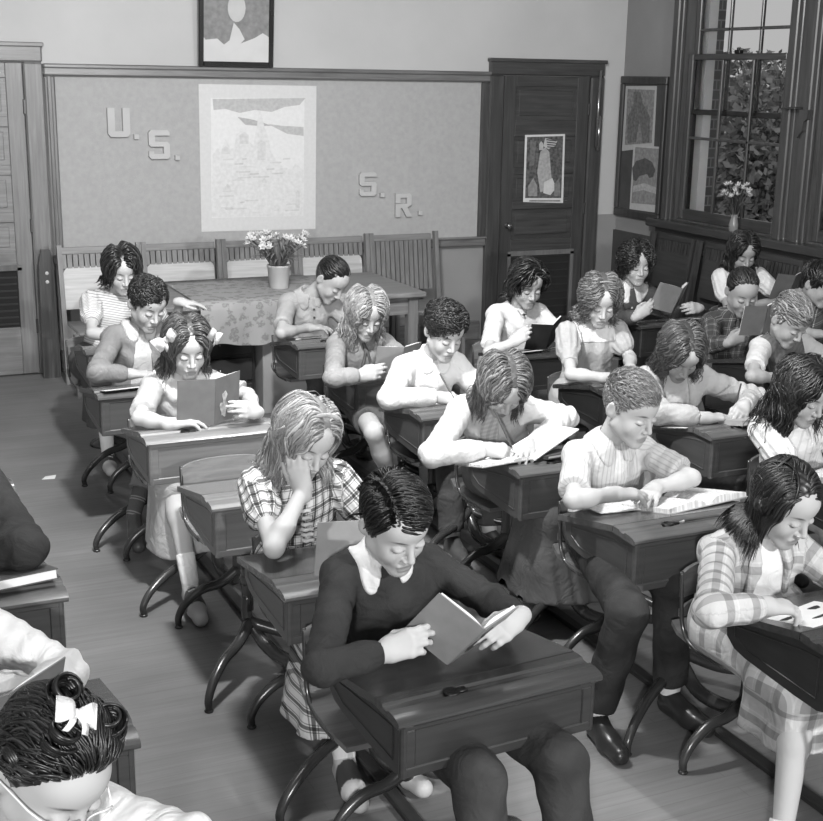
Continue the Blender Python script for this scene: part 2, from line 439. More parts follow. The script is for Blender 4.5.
def hand_sdf(G, W, X, Y, Z, s, curl, spread, thumb, k=0.006):
    """W wrist; X towards the thumb, Y along the fingers, Z back of the hand"""
    P = lambda a, b, c: W+s*(X*a+Y*b+Z*c)
    G.op(cap(P(0, -0.02, 0), P(0.0, 0.012, 0), 0.0235*s, 0.025*s), 0.02)
    G.op(cap(P(0.020, 0.020, -0.002), P(0.026, 0.070, 0), 0.014*s, 0.0125*s), 0.016)
    G.op(cap(P(0.006, 0.018, 0), P(0.009, 0.076, 0.002), 0.0145*s, 0.0125*s), 0.016)
    G.op(cap(P(-0.008, 0.018, 0), P(-0.009, 0.073, 0.001), 0.0145*s, 0.012*s), 0.016)
    G.op(cap(P(-0.018, 0.018, -0.002), P(-0.026, 0.064, -0.002), 0.013*s, 0.011*s), 0.016)
    if G.h < 0.006 or True:
        base = [(0.027, 0.072, 0.001), (0.010, 0.079, 0.003), (-0.0085, 0.076, 0.002), (-0.026, 0.066, -0.001)]
        ln = [0.072, 0.080, 0.074, 0.058]
        for i in range(4):
            sp = (1.5-i)*spread*0.11; c = curl[i] if hasattr(curl, '__len__') else curl+0.07*i
            p = np.array(base[i]); a = 0.0; q = p
            rr = [0.0088, 0.0082, 0.0074, 0.0066]
            for j, (fr, ca) in enumerate(((0.45, 0.9), (0.31, 1.25), (0.24, 0.8))):
                a += c*ca
                d = np.array([sp*math.cos(a), math.cos(a), -math.sin(a)]); d /= np.linalg.norm(d)
                q = p+d*ln[i]*fr
                G.op(cap(P(*p), P(*q), rr[j]*s, rr[j+1]*s), 0.004 if j else 0.010, pad=0.015)
                p = q
        t = thumb   # 0 beside the palm .. 1 folded under against the fingers
        p0 = np.array([0.020, 0.010, -0.006]); p1 = np.array([0.044-0.012*t, 0.038, -0.012-0.020*t])
        p2 = p1+np.array([0.014-0.024*t, 0.028, -0.006-0.010*t]); p3 = p2+np.array([0.004-0.018*t, 0.024, -0.002-0.004*t])
        G.op(cap(P(*p0), P(*p1), 0.013*s, 0.0108*s), 0.012)
        G.op(cap(P(*p1), P(*p2), 0.0105*s, 0.0092*s), 0.005)
        G.op(cap(P(*p2), P(*p3), 0.0092*s, 0.0072*s), 0.004)

def ik(S, W, a, b, pole):
    d = W-S; L = np.linalg.norm(d)
    if L > (a+b)*0.985: a *= L/((a+b)*0.985); b *= L/((a+b)*0.985); 
    u = d/L; x = (a*a-b*b+L*L)/(2*L); h = math.sqrt(max(a*a-x*x, 1e-6))
    p = np.array(pole, float); p = p-u*(p@u); p = nrm(p)
    return S+u*x+p*h

def arm_frame(S, E_, W):
    x = nrm(W-S); z = np.cross(E_-S, W-S)
    z = nrm(z) if np.linalg.norm(z) > 1e-4 else nrm(np.cross(x, [0, 0, 1.0])); y = np.cross(z, x)
    return np.stack([x, y, z], 1)

def torso_ops(G, p, off, k=0.05):
    Hc, N, SL, SR = p['Hc'], p['N'], p['SL'], p['SR']; w = p['w']
    Cc = Hc+(N-Hc)*0.64; xa = p['xa']; B = Hc+(N-Hc)*0.30+p['bk']*0.015
    for s in (-1, 1):
        G.op(cap(Hc+xa*s*0.062*w, B+xa*s*0.045*w, 0.088*w+off, 0.078*w+off), 0.05)
        G.op(cap(B+xa*s*0.045*w, Cc+xa*s*0.055*w, 0.078*w+off, 0.083*w+off), 0.05)
    U = N-nrm(N-Hc)*0.055
    G.op(cap(SL-xa*0.01, SR+xa*0.01, 0.047*w+off, 0.047*w+off), 0.05)
    G.op(cap(U+p['fw']*0.012, Cc+p['fw']*0.012, 0.050*w+off, 0.082*w+off), 0.06)
    for S in (SL, SR): G.op(cap(N+(S-N)*0.15-nrm(N-Hc)*0.012, S, 0.036*w+off, 0.043*w+off), 0.035)

def clothattr(V, p, arms):
    """u around, v along"""
    Hc, N, xa, fw = p['Hc'], p['N'], p['xa'], p['fw']; up = nrm(N-Hc)
    q = V-Hc; a = np.arctan2(q@xa, q@fw); best = np.full(len(V), 1e9)
    u = a*0.135; v = q@up
    # distance to spine surface estimate
    t = np.clip(q@up, 0, np.linalg.norm(N-Hc)); d = np.linalg.norm(q-np.outer(t, up), axis=1)-0.15
    best = d.copy()
    for S, E_, W in arms:
        for (A, B, off) in ((S, E_, 0.0), (E_, W, np.linalg.norm(E_-S))):
            ax = nrm(B-A); L = np.linalg.norm(B-A); r0 = V-A; t = np.clip(r0@ax, 0, L); perp = r0-np.outer(t, ax)
            d = np.linalg.norm(perp, axis=1)-0.05
            e1 = nrm(np.cross(ax, p['fw']+0.3*np.array([0, 0, 1]))); e2 = np.cross(ax, e1)
            ang = np.arctan2(perp@e1, perp@e2)
            m = d < best-0.0
            if A is S: m &= (r0@ax > 0.015)
            u = np.where(m, ang*0.05, u); v = np.where(m, t+off+0.35, v); best = np.where(m, d, best)
    return np.stack([u, v, np.zeros(len(V))], 1)

LABELHAIR = {}
def hair_build(name, parent, O, Rh, s, st, mat, rng, body_caps, smoothlen=None):
    """a scalp layer plus a few hundred combed locks"""
    n = int(st.get('n', 420)*(4.0 if st.get('fine') else 2.6)); L = st.get('len', 0.22); part = st.get('part', 0.0); vol_ = st.get('vol', 0.012)
    wave = st.get('wave', 0.006); wf = st.get('wf', 60.0); r0 = st.get('r', 0.0050)*(0.46 if st.get('fine') else 0.58); mode = st.get('mode', 'part')
    gl = nrm(0.55*(Rh.T @ np.array([0, 0, -1.0]))+0.45*np.array([0, 0.15, -1.0])); short = mode in ('sweep', 'crop', 'back') and L < 0.14; steps = st.get('steps', 16)
    hl = st.get('hl', 0.0)
    def hairline(P_):
        y = P_[:, 1]
        return np.interp(y, [-0.09, -0.062, -0.040, -0.018, 0.004, 0.022, 0.040, 0.10], [0.074, 0.066, 0.050, 0.022, -0.012, 0.010, -0.034, -0.058])+hl*(y < 0)
    # scalp layer
    G = Grid((-0.105, -0.12, -0.11), (0.105, 0.135, 0.145), 0.0042 if st.get('fine') else 0.0055)
    th = st.get('cap', 0.007)
    fn, lo, hi = ell(SKULL_C+np.array([0, 0.002, 0.002]), SKULL_R+th)
    def cut(d, X, Y, Z):
        zl = np.interp(Y, [-0.09, -0.062, -0.040, -0.018, 0.004, 0.022, 0.040, 0.10], [0.072, 0.064, 0.048, 0.020, -0.012, 0.010, -0.034, -0.056])+hl*(Y < 0)
        return np.maximum(d+0.0018*wob(X, Y, Z, 260, 1), (zl-Z)*0.75+0.0*X)
    G.op((fn, lo, hi), 0.002, extra=cut)
    fcap = G.mesh()
    # roots
    P_ = rng.normal(size=(n*4, 3)); P_ /= np.linalg.norm(P_, axis=1)[:, None]
    P_ = SKULL_C+P_*SKULL_R
    P_ = P_[P_[:, 2] > hairline(P_)+0.002][:n]
    nx_ = n//5; ex = rng.normal(size=(nx_*3, 3)); ex[:, 0] *= 0.10; ex /= np.linalg.norm(ex, axis=1)[:, None]; ex = SKULL_C+ex*SKULL_R; ex[:, 0] += part
    ex = ex[ex[:, 2] > np.maximum(hairline(ex)+0.004, 0.03)][:nx_]; P_ = np.concatenate([P_, ex]); n = len(P_)
    lay = rng.random(n)
    x = P_[:, 0]-part
    if mode == 'part':
        d = np.stack([np.sign(x)*1.0, np.full(n, st.get('back', 0.35)), np.zeros(n)], 1)
    elif mode == 'back':
        d = np.tile(np.array([st.get('side', 0.0), 1.0, 0.25]), (n, 1))+np.stack([x*3, np.zeros(n), np.zeros(n)], 1)
    elif mode == 'sweep':      # boy's side parting: combed across from the part
        sg = -np.sign(part) if part else 1
        d = np.where((x*sg > 0)[:, None], np.array([[sg*1.0, st.get('fwd', -0.35), 0.0]]), np.array([[-sg*0.8, 0.3, -0.6]]))
        d = np.where((P_[:, 1] > 0.05)[:, None], d*0.4+np.array([[0, 0.3, -0.9]]), d)
    else:                       # crop: short tufts out of the crown, brushed forward
        d = np.tile(np.array([0.25, -0.8, 0.3]), (n, 1)); d = np.where((P_[:, 2] < 0.04)[:, None], np.array([[0.0, 0.3, -1.0]]), d)
    d = d+rng.normal(size=(n, 3))*st.get('mess', 0.18)
    Ln = L*(0.72+0.4*rng.random(n))
    if mode in ('sweep', 'crop'):   # sides and nape cut close
        Ln = np.where(P_[:, 2] < 0.045, np.minimum(Ln, st.get('side_len', 0.028)), Ln)
    topf = np.clip((P_[:, 2]-0.03)/0.08, 0, 1)
    grav = st.get('grav', 0.35)*np.ones(n)
    step = Ln/steps; p = P_.copy(); pts = [p.copy()]
    ph = rng.random(n)*6.28*st.get('rand', 0.15)+np.arctan2(P_[:, 0], P_[:, 1])*2; 
    offs = vol_*(0.25+0.75*lay)
    # obstacles in the head's frame
    cc = [((SKULL_C), SKULL_R), (np.array([0, -0.02, -0.02]), np.array([0.062, 0.066, 0.082])), (np.array([0, 0.0, -0.02]), np.array([0.080, 0.05, 0.06]))]
    caps_l = [((Rh.T @ (a-O))/s, (Rh.T @ (b-O))/s, r_/s) for a, b, r_ in body_caps]
    for i in range(steps):
        # tangential comb + gravity
        gg = np.minimum(i/ max(steps*0.35, 1), 1.0)
        nrml = (p-SKULL_C)/SKULL_R**2; nrml /= np.linalg.norm(nrml, axis=1)[:, None]
        d = d/np.linalg.norm(d, axis=1)[:, None]+gl*(grav*(0.35+gg))[:, None]
        dn = (d*nrml).sum(1)
        hugw = np.ones(n) if short else np.clip((p[:, 2]-st.get('zh', -0.045))/0.05, 0, 1)
        if i < 2: hugw = np.ones(n)
        d = d-nrml*(np.minimum(dn, 0)*(1-hugw)+dn*hugw)[:, None]
        d = d/np.linalg.norm(d, axis=1)[:, None]
        p = p+d*step[:, None]
        lift = offs*min(1.0, (i+1)/3.0)
        if short: lift = lift*(0.30+0.70*np.clip((p[:, 2]-0.02)/0.07, 0, 1))
        if st.get('rise'): lift = lift+st['rise']*(i+1)/steps*np.clip((p[:, 2]-0.03)/0.05, 0.1, 1)
        if st.get('puff'):    # roll of hair raised over the forehead
            lift = lift+st['puff']*np.exp(-((P_[:, 1]+0.055)/0.035)**2)*np.sin(min(1, (i+1)/steps*1.1)*3.14)
        R_ = SKULL_R+0.003+lift[:, None]; q = (p-SKULL_C)/R_; m = np.linalg.norm(q, axis=1); on_ = SKULL_C+q/np.maximum(m, 1e-6)[:, None]*R_
        ww = np.where(m < 1, 1.0, hugw)[:, None]; p = p*(1-ww)+on_*ww
        # keep clear of the face and, for long hair, of the ears
        for c_, r_ in ((np.array([0, -0.100, -0.030]), np.array([0.060 if short else 0.076, 0.085, 0.085 if short else 0.105])),)+(() if short else ((np.array([0, -0.02, -0.02]), np.array([0.076, 0.060, 0.082])), (np.array([0, 0.012, -0.004]), np.array([0.097, 0.034, 0.046])))):
            q = (p-c_)/r_; m = np.linalg.norm(q, axis=1); w_ = m < 1
            o_ = q/np.maximum(m, 1e-6)[:, None]*r_; o_[:, 1] = np.maximum(o_[:, 1], q[:, 1]*r_[1])
            p = np.where(w_[:, None], c_+o_, p)
        for a, b, rr in caps_l:
            ba = b-a; t = np.clip(((p-a)@ba)/(ba@ba), 0, 1); q = p-(a+np.outer(t, ba)); m = np.linalg.norm(q, axis=1)
            w_ = m < rr+0.006+lift*0.6; p = np.where(w_[:, None], a+np.outer(t, ba)+q/np.maximum(m, 1e-6)[:, None]*(rr+0.006+lift*0.6)[:, None], p)
        pts.append(p.copy())
    A = np.stack(pts, 1)                       # n, steps+1, 3
    s_ = np.linspace(0, 1, steps+1)[None, :]*Ln[:, None]
    T = np.gradient(A, axis=1); T /= np.linalg.norm(T, axis=2)[:, :, None]+1e-9
    Nn = A-SKULL_C; Nn -= T*(Nn*T).sum(2)[:, :, None]; Nn /= np.linalg.norm(Nn, axis=2)[:, :, None]+1e-9
    Bn = np.cross(T, Nn)
    ramp_ = np.clip((s_-st.get('wstart', 0.03))/0.05, 0, 1)
    curl = st.get('curl', 0.0)
    A = A+Bn*(wave*np.sin(s_*wf+ph[:, None])*ramp_)[:, :, None]
    if curl: A = A+(Nn*np.cos(s_*wf*1.0+ph[:, None])[:, :, None]+Bn*np.sin(s_*wf+ph[:, None])[:, :, None])*(curl*ramp_)[:, :, None]
    prof = np.minimum(1, np.minimum((np.linspace(0, 1, steps+1)*5+0.45), (1-np.linspace(0, 1, steps+1))*2.6+0.12))
    rad = r0*(0.7+0.6*rng.random(n))[:, None]*prof[None, :]
    K = 4; ang = np.arange(K)*2*math.pi/K
    V = A[:, :, None, :]+(Bn[:, :, None, :]*np.cos(ang)[None, None, :, None]*1.6+Nn[:, :, None, :]*np.sin(ang)[None, None, :, None]*0.5)*rad[:, :, None, None]
    V = V.reshape(-1, 3); base = (np.arange(n)*(steps+1)*K)[:, None, None]
    i_, j_ = np.meshgrid(np.arange(steps), np.arange(K), indexing='ij')
    q = np.stack([i_*K+j_, i_*K+(j_+1) % K, (i_+1)*K+(j_+1) % K, (i_+1)*K+j_], -1)
    F = (base[:, :, :, None]+q[None]).reshape(-1, 4)
    tone = np.repeat(rng.random(n), (steps+1)*K)
    nc = len(fcap[0])
    V2, F2 = merge([fcap, (V, F)])
    Vw = (V2*s) @ Rh.T+O
    return link(name, Vw, F2, mat, parent, True, {'lock': np.concatenate([np.full(nc, 0.15), tone])})

def bow_mb(c, Rm, w, hh):
    """ribbon bow: two loops, a knot and two tails"""
    m = MB()
    def P(x, y, z): return c+Rm @ np.array([x, y, z])
    for s in (-1, 1):
        pts = []; n = 8
        vs_ = []
        for i in range(n+1):
            t = i/n; x = s*w*(0.06+0.94*t); zz = hh*(0.18+0.82*math.sin(t*1.57)**0.8); dy = 0.010*math.sin(t*6.2)
            for e in (0, 1):
                yy = -0.004+dy*(1 if e else -1)*0.3+(0.011*math.sin(t*3.14))*(1 if e else -1)
                vs_ += [P(x, yy, -zz), P(x, yy, zz)]
        F = []
        for i in range(n):
            a = i*4; b = a+4
            F += [(a, a+1, b+1, b), (a+2, b+2, b+3, a+3), (a, b, b+2, a+2), (a+1, a+3, b+3, b+1)]
        F += [(0, 2, 3, 1), (n*4, n*4+1, n*4+3, n*4+2)]
        m.add(vs_, F)
        # tail
        tv = []
        for i in range(5):
            t = i/4; x = s*(0.12+0.35*t)*w; z = -hh*(0.2+1.3*t); yy = -0.010*math.sin(t*3)
            for e in (-1, 1):
                tv += [P(x+e*hh*0.28, yy, z), P(x+e*hh*0.28, yy-0.002, z)]
        TF = []
        for i in range(4):
            a = i*4; b = a+4
            TF += [(a, b, b+2, a+2), (a+1, a+3, b+3, b+1), (a, a+1, b+1, b), (a+2, b+2, b+3, a+3)]
        m.add(tv, TF)
    m.lathe([(0.001, -hh*0.38), (hh*0.3, -hh*0.3), (hh*0.36, 0), (hh*0.3, hh*0.3), (0.001, hh*0.38)], n=8,
            M=Matrix.Translation(Vector(c)) @ Matrix(Rm.tolist()).to_4x4())
    return m

def person(sp):
    """one seated pupil; sp holds pose, dress and hair"""
    rng = np.random.default_rng(sp.get('seed', 1)); s = sp.get('s', 1.06)
    F0 = sp['F']; cx = sp['cx']; hd = sp['head']              # hd: world position of the head's centre
    O = np.array(hd, float); yaw, pit, rol = sp.get('look', (0, 25, 0)); Rh = rotm(yaw, pit, rol)
    fine = sp.get('fine', 1)
    hx = sp.get('hipx', cx); Hc = np.array([hx, sp.get('hipy', F0+0.60), 0.50])
    nb = O+Rh @ (np.array([0, 0.03, -0.085])*s)
    N = nb+np.array([(hx-O[0])*0.12, 0.032, -0.042])*s
    if 'neck' in sp: N = N+np.array(sp['neck'])
    tw = R(sp.get('twist', yaw*0.3-6)); xa = np.array([math.cos(tw), math.sin(tw), 0]); xa = nrm(xa+np.array([0, 0, sp.get('tilt', 0.0)]))
    up = nrm(N-Hc); fwv = nrm(np.cross(up, xa)*-1); fwv = fwv if fwv[1] < 0 else -fwv
    w = sp.get('w', 0.93); sw = sp.get('sw', 0.138)*w
    SL = N+xa*sw-up*0.072+fwv*0.008; SR = N-xa*sw-up*0.072+fwv*0.008
    p = dict(Hc=Hc, N=N, SL=SL, SR=SR, w=w, xa=xa, fw=fwv, bk=-fwv)
    root = thing('person', sp['label'], 'person', (hx, Hc[1], 0), 0, sp.get('group'))
    bx = np.array([hx, Hc[1], 0.0])
    def par(o): o.data.transform(Matrix.Translation(Vector(-bx))); return o
    # ---- arms
    arms = {}
    for side, S in (('l', SL), ('r', SR)):
        a = sp.get('arm_'+side, {}); sg = 1 if side == 'l' else -1
        W = np.array(a.get('w', (cx+sg*0.10, F0+0.25, 0.71)), float)
        if 'e' in a: E_ = np.array(a['e'], float)
        else: E_ = ik(S, W, 0.255*s, 0.225*s, a.get('pole', (sg*0.75, 0.25, -0.8)))
        fd = nrm(a.get('f', nrm(W-E_)+np.array([0, -0.2, -0.1]))); up_ = np.array(a.get('b', (0, 0, 1.0)), float)
        Z = nrm(up_-fd*(up_@fd)); X = np.cross(fd, Z)*(-1 if side == 'r' else 1)
        # left hand, palm down: fingers -y, back +z -> thumb towards -x
        X = -X if a.get('flipx') else X
        arms[side] = dict(S=S, E=E_, W=W, X=X*(1), Y=fd, Z=Z, a=a)
    skin = skinmat('skin_%d' % sp.get('skin', 205), sp.get('skin', 205))
    parts = []; tints = []
    # ---- head and neck (one mesh with the rest of the body)
    hh = 0.0030 if fine >= 1 else 0.0040
    nl = [np.array([0, 0.018, -0.062]), (Rh.T @ (N-up*0.05-O))/s]
    V, F, T = head_mesh(hh, sp.get('nose', 1.0), sp.get('cheek', 1.0), nl)
    parts.append(((V*s) @ Rh.T+O, F)); tints.append(T)
    # ---- arms with hands
    for side in 'lr':
        A = arms[side]; Fm = arm_frame(A['S'], A['E'], A['W']); T_ = lambda q: Fm.T @ (q-A['S'])
        tip = A['W']+A['Y']*0.17*s; pts_ = [T_(q) for q in (A['S'], A['E'], A['W'], tip)]
        q0 = A['W'] ; ext = [T_(A['W']+A['Y']*0.08*s+A['X']*0.06*s), T_(A['W']+A['Y']*0.08*s-A['X']*0.05*s), T_(A['W']+A['Y']*0.09*s-A['Z']*0.08*s)]
        allp = np.array(pts_+ext); lo = allp.min(0)-0.045; hi = allp.max(0)+0.045
        G = Grid(lo, hi, 0.0034 if fine >= 1 else 0.0048)
        m_ = sp.get('armr', 0.92)
        G.op(cap(T_(A['S']), T_(A['E']), 0.037*m_, 0.031*m_), 0.01)
        G.op(cap(T_(A['E']), T_(A['E']+(A['W']-A['E'])*0.35), 0.032*m_, 0.033*m_), 0.018)
        G.op(cap(T_(A['E']+(A['W']-A['E'])*0.3), T_(A['W']), 0.033*m_, 0.0215), 0.02)
        a = A['a']
        hand_sdf(G, T_(A['W']), Fm.T @ A['X'], Fm.T @ A['Y'], Fm.T @ A['Z'], s*0.92, a.get('curl', 0.25), a.get('spread', 0.3), a.get('thumb', 0.3))
        V, F = G.mesh(); parts.append((V @ Fm.T+A['S'], F)); tints.append(np.zeros(len(V)))
    # ---- trunk and legs
    knees = []; legs = sp.get('legs', {})
    for sg in (-1, 1):
        l = legs.get('l' if sg > 0 else 'r', {})
        K_ = np.array(l.get('k', (hx+sg*0.095, Hc[1]-0.42, 0.475)), float); Ak = np.array(l.get('a', (hx+sg*0.09, Hc[1]-0.46, 0.10)), float)
        toe = np.array(l.get('t', Ak+np.array([sg*0.02, -0.15, -0.06])), float)
        knees.append((np.array([hx+sg*0.085, Hc[1], 0.49]), K_, Ak, toe))
    lo = np.min([np.minimum(q[0], np.minimum(q[1], q[2])) for q in knees]+[Hc, N-up*0.05, SL, SR], axis=0)-0.13
    hi = np.max([np.maximum(q[0], np.maximum(q[1], q[2])) for q in knees]+[Hc, N-up*0.05, SL, SR], axis=0)+0.13
    G = Grid(lo, hi, 0.0085 if sp.get('bare') else 0.011)
    torso_ops(G, dict(p, N=N-up*0.01), -0.014)
    for Hh, K_, Ak, toe in knees:
        G.op(cap(Hh, K_, 0.066, 0.047), 0.03); G.op(cap(K_, K_+(Ak-K_)*0.35, 0.046, 0.045), 0.02)
        G.op(cap(K_+(Ak-K_)*0.3, Ak, 0.045, 0.028), 0.02)
    V, F = G.mesh(); parts.append((V, F)); tints.append(np.zeros(len(V)))
    V, F = merge(parts)
    par(link('body', V, F, skin, root, True, {'tint': np.concatenate(tints)}))
    # ---- upper garment
    top = sp['top']; sl_ = top.get('sleeve', 'long'); tm = top['mat']; off = top.get('off', 0.004)
    lo = np.min([SL, SR, Hc, N], axis=0)-0.15; hi = np.max([SL, SR, Hc, N], axis=0)+0.14
    for A in arms.values():
        q = [A['S'], A['E']]+([A['W']] if sl_ == 'long' else [])
        lo = np.minimum(lo, np.min(q, axis=0)-0.07); hi = np.maximum(hi, np.max(q, axis=0)+0.07)
    lo[2] = max(lo[2], Hc[2]-0.13)
    h_ = 0.0068 if fine >= 1 else 0.0085
    fo = top.get('fold', 1.0)
    def under(off_, k=0):
        Gx = Grid(lo, hi, h_); torso_ops(Gx, p, off_); return Gx
    Gt = under(off)
    X, Y, Z = Gt.pts()
    seed = sp.get('seed', 1)
    # soft folds: finer across than along the body
    Gt.v += fo*0.0052*np.sin(X*62+Z*24+5*np.sin(Z*9+seed)+seed)*np.clip((np.abs(Gt.v) < 0.04), 0, 1)*(0.4+0.6*np.sin(Z*13+X*5+seed*2)**2)
    tors = Gt.v.copy()
    for side, A in arms.items():
        S, E_, W = A['S'], A['E'], A['W']
        def crease(d, X, Y, Z, A=A):
            ax = nrm(A['E']-A['S']); t = (X-A['E'][0])*ax[0]+(Y-A['E'][1])*ax[1]+(Z-A['E'][2])*ax[2]
            near = np.exp(-((X-A['E'][0])**2+(Y-A['E'][1])**2+(Z-A['E'][2])**2)/0.008)
            return d+fo*(0.0028*np.sin(t*95+X*30-Z*22+seed)*(0.35+near)+0.0016*wob(X, Y, Z, 55, seed))
        if sl_ == 'long':
            r = top.get('sr', 1.0)
            Gt.op(cap(S, E_, 0.049*r, 0.043*r), 0.03, extra=crease)
            Wc = E_+(W-E_)*top.get('cuff', 0.93)
            Gt.op(cap(E_, E_+(Wc-E_)*0.72, 0.043*r, 0.037*r), 0.02, extra=crease)
            Gt.op(capcut(E_+(Wc-E_)*0.65, Wc, 0.037*r, 0.030*r), 0.014)
        elif sl_ == 'roll':
            Gt.op(cap(S, S+(E_-S)*0.55, 0.052, 0.052), 0.03, extra=crease)
            Gt.op(capcut(S+(E_-S)*0.4, S+(E_-S)*0.78, 0.050, 0.052), 0.012, extra=crease)
            Gt.op(capcut(S+(E_-S)*0.56, S+(E_-S)*0.79, 0.0545, 0.0555), 0.004)
        elif sl_ == 'short':
            Gt.op(cap(S, S+(E_-S)*0.4, 0.052, 0.050), 0.03, extra=crease)
            Gt.op(capcut(S+(E_-S)*0.2, S+(E_-S)*top.get('sl', 0.62), 0.048, 0.052), 0.012, extra=crease)
        elif sl_ == 'puff':
            ax = nrm(E_-S); e1 = nrm(np.cross(ax, [0, 0, 1.0])); e2 = np.cross(ax, e1); c0 = S+(E_-S)*0.30
            def gath(d, X, Y, Z, c0=c0, e1=e1, e2=e2):
                an = np.arctan2((X-c0[0])*e1[0]+(Y-c0[1])*e1[1]+(Z-c0[2])*e1[2], (X-c0[0])*e2[0]+(Y-c0[1])*e2[1]+(Z-c0[2])*e2[2])
                return d+0.0035*np.sin(an*11+seed)
            Gt.op(cap(S+(E_-S)*0.08+np.array([0, 0, 0.014]), S+(E_-S)*0.46, 0.062, 0.062), 0.014, extra=gath)
            Gt.op(capcut(S+(E_-S)*0.4, S+(E_-S)*top.get('sl', 0.70), 0.050, 0.041), 0.012)
    # neck opening
    nr = top.get('neck', 0.052); nr = 0.047 if top.get('collar') else nr
    nk = [N-up*0.02+fwv*0.004, N+up*0.12+fwv*0.05]
    Gt.op(cap(nk[0], nk[1], nr, nr+(0.010 if top.get('collar') else 0.02)), 0.006, 's')
    full = Gt.v.copy()
    # front opening: wedge in front of the chest
    q = np.stack(np.broadcast_arrays(X-N[0], Y-N[1], Z-N[2]), -1)
    lx = q @ xa; lf = q @ fwv; lz = q @ up; del q
    if top.get('open'):
        o0, o1, depth = top['open']          # half-width at the neck, half-width low down, length of the opening
        hw = o0+(o1-o0)*np.clip(-lz/depth, 0, 1); region = np.maximum(np.abs(lx-top.get('ox', 0))-hw, np.maximum(-lz-depth, -lf))
        k_ = np.minimum(-region, 0.02); Gt.v = np.maximum(Gt.v, np.minimum(-region, 0.05))
    V, F = Gt.mesh(); amp = [(A['S'], A['E'], A['W']) for A in arms.values()]
    if sl_ != 'long': amp = [(S, E_, E_+(W-E_)*0.01) for S, E_, W in amp]
    o = par(link(top.get('name', 'shirt'), V, F, tm, root, True, {'cloth': clothattr(V, p, amp)}))
    if top.get('tlabel'): o['label'] = top['tlabel']
    def layer(nm, mat, d_in, region, thick=None, lab=None, full=full):
        """a second cloth conforming to the first one: d_in outward offset, region <0 inside"""
        v = np.maximum(full-d_in, region)
        if thick: v = np.maximum(v, -(full-d_in)-thick)
        V, F = nets(v, Gt.lo, Gt.h)
        if len(F) == 0: return
        o = par(link(nm, V, F, mat, root, True, {'cloth': clothattr(V, p, [])}))
        if lab: o['label'] = lab
    if top.get('under'):
        Gu = Grid(Gt.lo, Gt.lo+(np.array(Gt.v.shape)-1)*Gt.h+1e-6, Gt.h); Gu.v = np.full(Gt.v.shape, 0.5); Gu.ax = Gt.ax; Gu.n = np.array(Gt.v.shape)
        torso_ops(Gu, p, off-0.008)
        Gu.v += 0.002*np.sin(X*60+Z*20+seed)
        Gu.op(cap(nk[0], nk[1], 0.048, 0.062), 0.006, 's')
        hw = 0.10
        v = np.maximum(Gu.v, np.maximum(np.abs(lx)-0.10, -lf-0.02))
        V, F = nets(v, Gt.lo, Gt.h)
        o = par(link(top.get('under_name', 'blouse'), V, F, top['under'], root, True, {'cloth': clothattr(V, p, [])}))
    rad = np.sqrt(lx**2+(lf-0.01)**2)
    if top.get('collar'):
        cm, cr, notch = top['collar']; cr = cr+0.024     # material, reach from the neck's axis, front notch half-angle slope
        an = np.arctan2(np.abs(lx), lf+1e-6)    # 0 in front
        reach = cr+0.020*np.exp(-((an-0.55)/0.30)**2)*top.get('point', 1.0)
        r3 = np.sqrt(lx**2+(lf-0.01)**2+(np.minimum(lz+0.02, 0)*1.1)**2)
        reg = np.maximum(r3-reach, -lz-0.16)
        reg = np.maximum(reg, np.where(lf > 0, 0.002+notch*np.clip(-lz+0.03, 0, 0.2)*0.35-np.abs(lx), -1)) if notch else reg
        layer('collar', cm, 0.008, np.maximum(reg, -(rad-0.02)))
    if top.get('lapel'):
        o0, o1, depth = top['open']; hw = o0+(o1-o0)*np.clip(-lz/depth, 0, 1)
        wd = 0.045*np.clip((lz+depth)/depth, 0, 1)**0.8*(lz < 0.02)
        reg = np.maximum(np.maximum(hw-np.abs(lx), np.abs(lx)-hw-wd), np.maximum(-lz-depth, -lf+0.01))
        layer('lapel', top.get('lapel_mat', tm), 0.007, reg)
    if top.get('yoke'):
        ym, yr = top['yoke']; layer('yoke', ym, 0.004, np.maximum(np.maximum(np.abs(lx)-yr, -lz-0.105), -lf-0.01))
    if top.get('vest'):
        vm, vd = top['vest']; 
        reg = np.maximum(np.abs(lx)-0.128, 0.018-np.abs(lx)*0.0-0.018)
        reg = np.maximum(np.abs(lx)-0.125, (-lf-9)); reg = np.maximum(reg, vd-(-lz)-np.abs(lx)*0.9*(lf > 0))
        q2 = np.maximum(tors, -(np.sqrt((X-nk[0][0])**2+(Y-nk[0][1])**2+(Z-nk[0][2])**2)-0.075)); layer('vest', vm, 0.008, reg, full=q2)
    if top.get('placket'):
        layer('placket', top['placket'], 0.0025, np.maximum(np.maximum(np.abs(lx)-0.014, -lf), -lz-0.34))
    if top.get('buttons'):
        v0, n_b, d_b, gap = top['buttons']; mb = MB()
        for i in range(n_b):
            t = d_b+gap*i; base = N-up*t
            # march forward to the cloth
            for k in range(60):
                c = base+fwv*(0.16-0.003*k)+xa*top.get('bx', 0.0)
                ii = tuple(np.clip(((c-Gt.lo)/Gt.h).round().astype(int), 0, np.array(full.shape)-1))
                if full[ii] < 0.003: break
            mb.lathe([(0.001, 0), (0.0065, 0), (0.0065, 0.003), (0.001, 0.003)], n=8,
                     M=Matrix.Translation(Vector(c+fwv*0.001)) @ Vector(fwv).to_track_quat('Z', 'Y').to_matrix().to_4x4())
        par(mb.build('buttons', plain('button_%d' % v0, v0, 0.3, 2), root))
    # ---- lower garment
    low = sp.get('low', {'kind': 'trousers', 'mat': cloth('dark_trousers', 55)})
